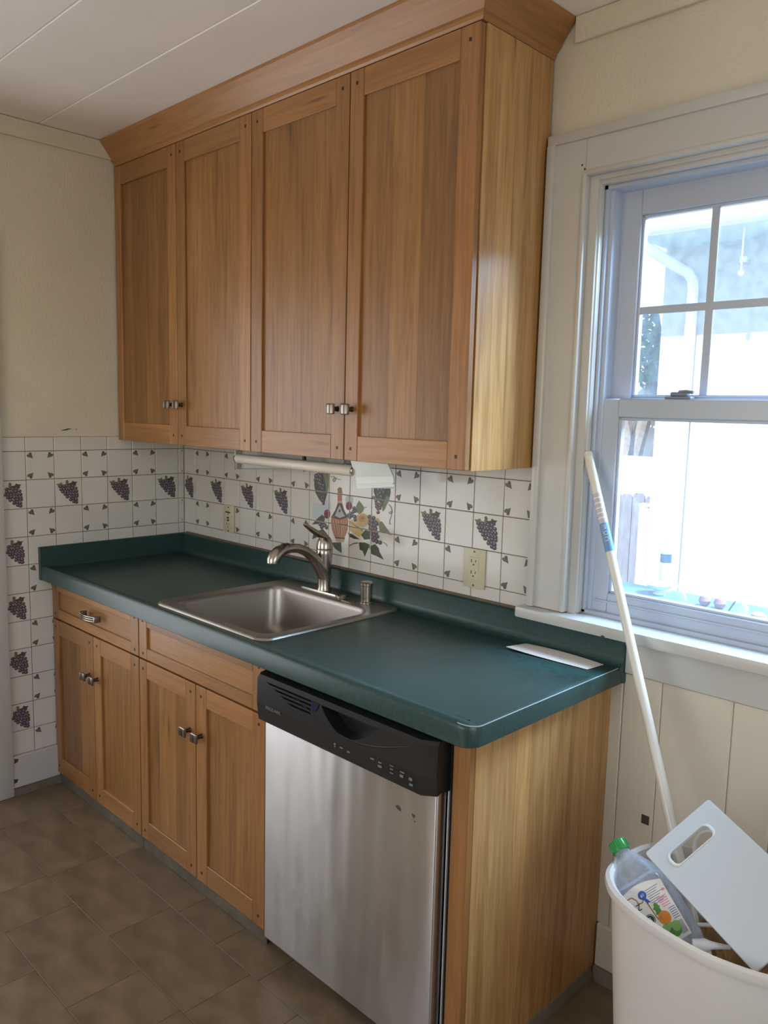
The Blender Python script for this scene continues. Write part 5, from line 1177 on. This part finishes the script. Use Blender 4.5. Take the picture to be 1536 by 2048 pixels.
# pole
P0, P1 = Vector((1.992, .016, 1.440)), Vector((2.420, -.232, .580)); PD = (P1-P0).normalized()
t_end = (P0.z-.022)/-PD.z
pl = thing('mop_pole', 'long cream-white mop pole leaning from the bin against the window frame', 'pole', P0+PD*t_end)
mb = MB(); mb.tube([P0+PD*.004, P0+PD*t_end], .0118, M_POLE, 18); obj('shaft', mb, pl)
mb = MB(); mb.tube([P0-PD*.002, P0+PD*.001, P0+PD*.012], [.009, .0126, .0126], M_POLE, 18); obj('end_cap', mb, pl)
at = lambda z: P0+PD*((P0.z-z)/-PD.z)
mb = MB(); mb.tube([at(1.335), at(1.262)], .0120, mat('pale_pink_label', (0.56, 0.50, 0.54, 1), .35), 18, False)
for z in (1.325, 1.312, 1.300, 1.288, 1.276): mb.tube([at(z), at(z-.003)], .0122, M_WHITEP, 18, False)
mb.tube([at(1.262), at(1.195)], .0120, INK['bluelabel'], 18, False); lbl = obj('label', mb, pl)
side = (eye-at(1.23)); side = (side-PD*side.dot(PD)).normalized()
for ch, z in (('E', 1.252), ('O', 1.238), ('C', 1.224)):
    me = text_mesh(ch, .016, M_WHITEP); o_ = put('lettering', me, lbl, at(z)+side*.0122)
    X = -PD; Zn = side; Y = Zn.cross(X); X2 = Y; Y2 = -X
    o_.rotation_euler = Matrix(((X2.x, -Y2.x*-1, Zn.x), (X2.y, -Y2.y*-1, Zn.y), (X2.z, -Y2.z*-1, Zn.z))).to_euler()

# ================================================================== OUTDOORS
mb = MB(); mb.box(-14, 16, 0.16, 30, -0.6, -0.30, M_GRASS); struct('ground', mb)
hs_ = thing('house', 'white stucco house with a gutter, standing across from the window', 'house', (3.5, 6.5, -.3))
mb = MB(); mb.box(.215, 8, 4.0, 9.0, -.31, 2.95, M_STUCCO); obj('wall', mb, hs_, False)
mb = MB(); mb.box(.215, 8.3, 3.45, 4.0, 2.785, 2.80, M_SOFFIT); obj('soffit', mb, hs_, False)
mb = MB(); mb.box(.215, 8.3, 3.43, 3.45, 2.77, 2.96, M_WHITEPAINT, .003); obj('fascia', mb, hs_, False)
mb = MB(); mb.prism([(3.43, 2.775), (3.36, 2.775), (3.335, 2.80), (3.33, 2.86), (3.338, 2.86), (3.345, 2.81), (3.42, 2.785), (3.43, 2.86)], 'x', .20, 8.3, M_WHITEPAINT); obj('gutter', mb, hs_, False)
mb = MB(); mb.tube([(.262, 3.38, 2.78), (.275, 3.40, 2.745), (.30, 3.50, 2.715), (.37, 3.74, 2.64), (.44, 3.90, 2.575), (.458, 3.945, 2.53), (.462, 3.955, 2.46), (.462, 3.955, -.28)], .040, M_WHITEPAINT, 14); obj('downspout', mb, hs_)
mb = MB(); mb.prism([(3.40, 2.93), (9.4, 5.4), (9.4, 5.5), (3.40, 3.0)], 'x', .10, 8.3, M_SHINGLE); obj('roof', mb, hs_, False)
mb = MB(); mb.tube([(.93, 3.62, 2.785), (.93, 3.62, 2.50)], .006, M_WHITEPAINT, 8); mb.lathe((.93, 3.62, 2.47), [(.004, 0), (.018, .01), (.018, .03), (.004, .04)], M_WHITEPAINT, 12); obj('hanging_cord', mb, hs_)
mb = MB(); mb.box(.78, .83, 3.955, 3.999, 2.62, 2.66, M_WHITEPAINT, .003); obj('wall_vent', mb, hs_, False)

gr = thing('garage', 'low white gabled garage far behind the fence', 'garage', (-2.6, 9, -.3))
mb = MB(); mb.box(-3.6, -1.4, 8.8, 11.4, -.31, 1.55, M_STUCCO); obj('wall', mb, gr, False)
mb = MB(); mb.prism([(-3.1, 1.28), (-1.4, 2.48), (-1.4, 2.70), (-3.1, 1.50)], 'y', 8.5, 11.6, M_WHITEPAINT); obj('roof', mb, gr, False)
aw = thing('teal_screen', 'pale teal screen panel rising left of the white house corner', 'screen', (-1.15, 6.4, -.3))
mb = MB(); mb.prism([(-1.6, 2.75), (-.99, 2.62), (-.93, 2.36), (-.55, 2.36), (-.55, 3.6), (-1.6, 3.6)], 'y', 6.38, 6.42, M_TEAL); obj('panel', mb, aw, False)
mb = MB(); mb.box(-.62, -.56, 6.42, 6.48, -.3, 3.6, M_FENCE, .004); obj('post', mb, aw, False)
mb = MB(); mb.box(-1.6, -1.54, 6.42, 6.48, -.3, 3.6, M_FENCE, .004); obj('post', mb, aw, False)
fn = thing('fence', 'weathered grey plank fence left of the white house', 'fence', (-1.4, 6, -.3)); rr = random.Random(6)
for k in range(11):
    x = -2.2+.138*k; h_ = .72+rr.uniform(-.03, .02)
    mb = MB(); mb.prism([(x, -.3), (x+.130, -.3), (x+.130, h_-.03), (x+.105, h_), (x+.025, h_), (x, h_-.03)], 'y', 5.99, 6.01, M_FENCE); obj('plank', mb, fn, False)
for z in (0.0, .5):
    mb = MB(); mb.box(-2.2, -.68, 6.01, 6.05, z, z+.09, M_FENCE); obj('rail', mb, fn, False)
mb = MB(); mb.box(-.365, -.275, 4.97, 5.06, -.3, .71, M_WHITEPAINT, .01); mb.box(-.375, -.265, 4.96, 5.07, .71, .74, M_WHITEPAINT, .01)
obj('garden_post', mb, label='square white garden post in front of the plank fence', category='post')
mb = MB(); mb.box(-2.6, -1.9, 7.0, 7.03, .55, 1.02, M_WHITEPAINT); mb.box(-1.9, -.7, 7.0, 7.03, .55, 1.06, M_WHITEPAINT); mb.box(-2.5, -2.42, 7.03, 7.1, -.3, 1.0, M_WHITEPAINT); mb.box(-.9, -.82, 7.03, 7.1, -.3, 1.0, M_WHITEPAINT)  # white boards stand for the sunlit upper part of the fence
obj('sunlit_fence_top', mb, smooth=False, label='white boards painted as the sunlit fence top above the weathered planks', category='wall')
tr = thing('tree', 'forked grey tree with thin green leaves beyond the fence', 'tree', (-1.8, 7.4, -.3)); rr = random.Random(9)
TX, TYY = -1.86, 7.45
mb = MB(); mb.tube([(TX+.10, TYY, -.3), (TX+.12, TYY, .7), (TX+.10, TYY, 1.1)], [.17, .14, .12], M_BARK, 10)
mb.tube([(TX+.08, TYY, 1.0), (TX-.06, TYY, 1.6), (TX-.10, TYY, 2.4), (TX-.3, TYY+.1, 3.2)], [.10, .08, .06, .02], M_BARK, 9)
mb.tube([(TX+.12, TYY, 1.0), (TX+.26, TYY, 1.6), (TX+.36, TYY, 2.4), (TX+.5, TYY-.1, 3.4)], [.10, .08, .06, .02], M_BARK, 9); obj('trunk', mb, tr)
mb = MB()
for i in range(2600):
    while True:
        p = Vector((rr.uniform(-1, 1), rr.uniform(-1, 1), rr.uniform(-1, 1)))
        if p.length < 1: break
    c = Vector((TX+.2+p.x*.8, TYY+p.y*.6, 2.62+p.z*.72)); a = Vector((rr.gauss(0, 1), rr.gauss(0, 1), rr.gauss(0, 1))).normalized(); b_ = a.orthogonal().normalized()
    s_ = rr.uniform(.035, .075); mb.add([c-a*s_, c+b_*s_*.45, c+a*s_, c-b_*s_*.45], [(0, 1, 2, 3)], M_LEAF)
obj('foliage', mb, tr, False, recalc=False, kind='stuff')

tb = thing('garden_table', 'garden table coloured with its blue shade, just outside the window', 'table', (2.1, 1.2, -.3))
mb = MB(); mb.box(1.30, 3.0, .98, 1.39, .775, .80, M_TABLE, .004); obj('top', mb, tb, False)
for x in (1.36, 2.9):
    for y in (1.02, 1.33):
        mb = MB(); mb.box(x, x+.05, y, y+.05, -.3, .775, M_TABLE, .004); obj('leg', mb, tb, False)
mb = MB(); mb.lathe((1.628, 1.265, .80), [(.022, 0), (.024, .004), (.014, .010), (.016, .018), (.045, .030), (.058, .046), (.055, .047), (.042, .034), (.010, .026)], M_WHITEPAINT, 24)
obj('footed_bowl', mb, label='small white footed bowl on the garden table outside', category='bowl')
ln = thing('lantern', 'white candle lantern with a dark blue band on the garden table', 'lantern', (1.603, 1.372, .80))
mb = MB(); mb.lathe((1.603, 1.364, .80), [(.030, 0), (.030, .012), (.0225, .016), (.0225, .165), (.030, .168), (.030, .178), (.012, .200), (.012, .206)], M_WHITEPAINT, 18); mb.tube([(1.603+.018*math.cos(PI*i/8), 1.364, 1.006+.035*math.sin(PI*i/8)) for i in range(9)], .002, M_WHITEPAINT, 6); obj('body', mb, ln)
mb = MB(); mb.lathe((1.603, 1.364, .922), [(.0232, 0), (.0240, .001), (.0240, .036), (.0232, .037)], mat('dark_blue_band', (.03, .08, .16, 1), .3), 18); obj('band', mb, ln)
mb = MB(); mb.tube([(1.66, 1.25, .80), (1.665, 1.25, .852), (1.69, 1.25, .862), (1.72, 1.25, .850), (1.745, 1.25, .82), (1.752, 1.25, .80)], .004, M_WHITEPAINT, 8)
obj('wire_hoop', mb, label='thin white wire hoop standing on the garden table', category='hoop')
M_ROSE = mat('dull_rose_clay', (.34, .17, .18, 1), .6)
for i, (x, lab_) in enumerate(((1.842, 'round rose-coloured clay ball on the garden table, nearer the bowl'), (1.902, 'round rose-coloured clay ball on the garden table, nearer the glass bottle'))):
    mb = MB(); mb.lathe((x, 1.22, .80), [(.006, 0), (.018, .006), (.024, .022), (.018, .038), (.005, .044)], M_ROSE, 14); obj('clay_ball', mb, label=lab_, category='ornament', group='clay balls on the garden table')
mb = MB(); mb.lathe((2.012, 1.17, .80), [(.014, 0), (.016, .004), (.016, .035), (.007, .048), (.007, .060)], M_CLEARP, 14); obj('glass_bottle', mb, label='little clear bottle standing on the garden table outside', category='bottle')
mb = MB(); mb.lathe((2.075, 1.15, .80), [(.02, 0), (.03, .008), (.026, .022), (.012, .030)], M_ROSE, 12); obj('rose_shell', mb, label='flat rose-coloured shell at the right on the garden table', category='shell')
mb = MB(); mb.tube([(1.945, 1.20, .803), (1.962, 1.20, .835), (1.968, 1.20, .846)], [.003, .004, .002], M_BARK, 8); obj('twig', mb, label='short dark twig propped on the garden table outside', category='twig')

# ================================================================== TILE MURAL (flat print on twelve tiles)
def clip(poly, x0, x1, z0, z1):
    for ax, lim, sg in ((0, x0, 1), (0, x1, -1), (1, z0, 1), (1, z1, -1)):
        out = []
        for i in range(len(poly)):
            a, b_ = poly[i-1], poly[i]; ia, ib = sg*(a[ax]-lim) >= 0, sg*(b_[ax]-lim) >= 0
            if ia != ib:
                t = (lim-a[ax])/(b_[ax]-a[ax]); out.append((a[0]+(b_[0]-a[0])*t, a[1]+(b_[1]-a[1])*t))
            if ib: out.append(b_)
        poly = out
        if len(poly) < 3: return []
    return poly
tiles = {(round(o_.location.x, 3), round(o_.location.z, 3)): o_ for o_ in wall_back.children if o_.name.startswith('tile')}
wl = WLOC[wall_back.name]
for m in range(7, 11):
    for r in (1, 2, 3):
        a0, a1 = X0+P*m, X0+P*(m+1); z1_ = zrow(r); z0_ = z1_-P; pm = MB()
        for k, (c, poly) in enumerate(MURAL):
            q_ = clip(poly, a0+.0022, a1-.0022, z0_+.0022, z1_-.0022)
            if q_: pm.add([(x, -.00025-.000006*k, z) for x, z in q_], [tuple(range(len(q_)))], INK[c])
        if pm.v:
            ctr_ = Vector(((a0+a1)/2, 0, (z0_+z1_)/2)); best = min(tiles.values(), key=lambda o_: (WLOC[o_.name]-ctr_).length)
            obj('print', pm, best, False, recalc=False)
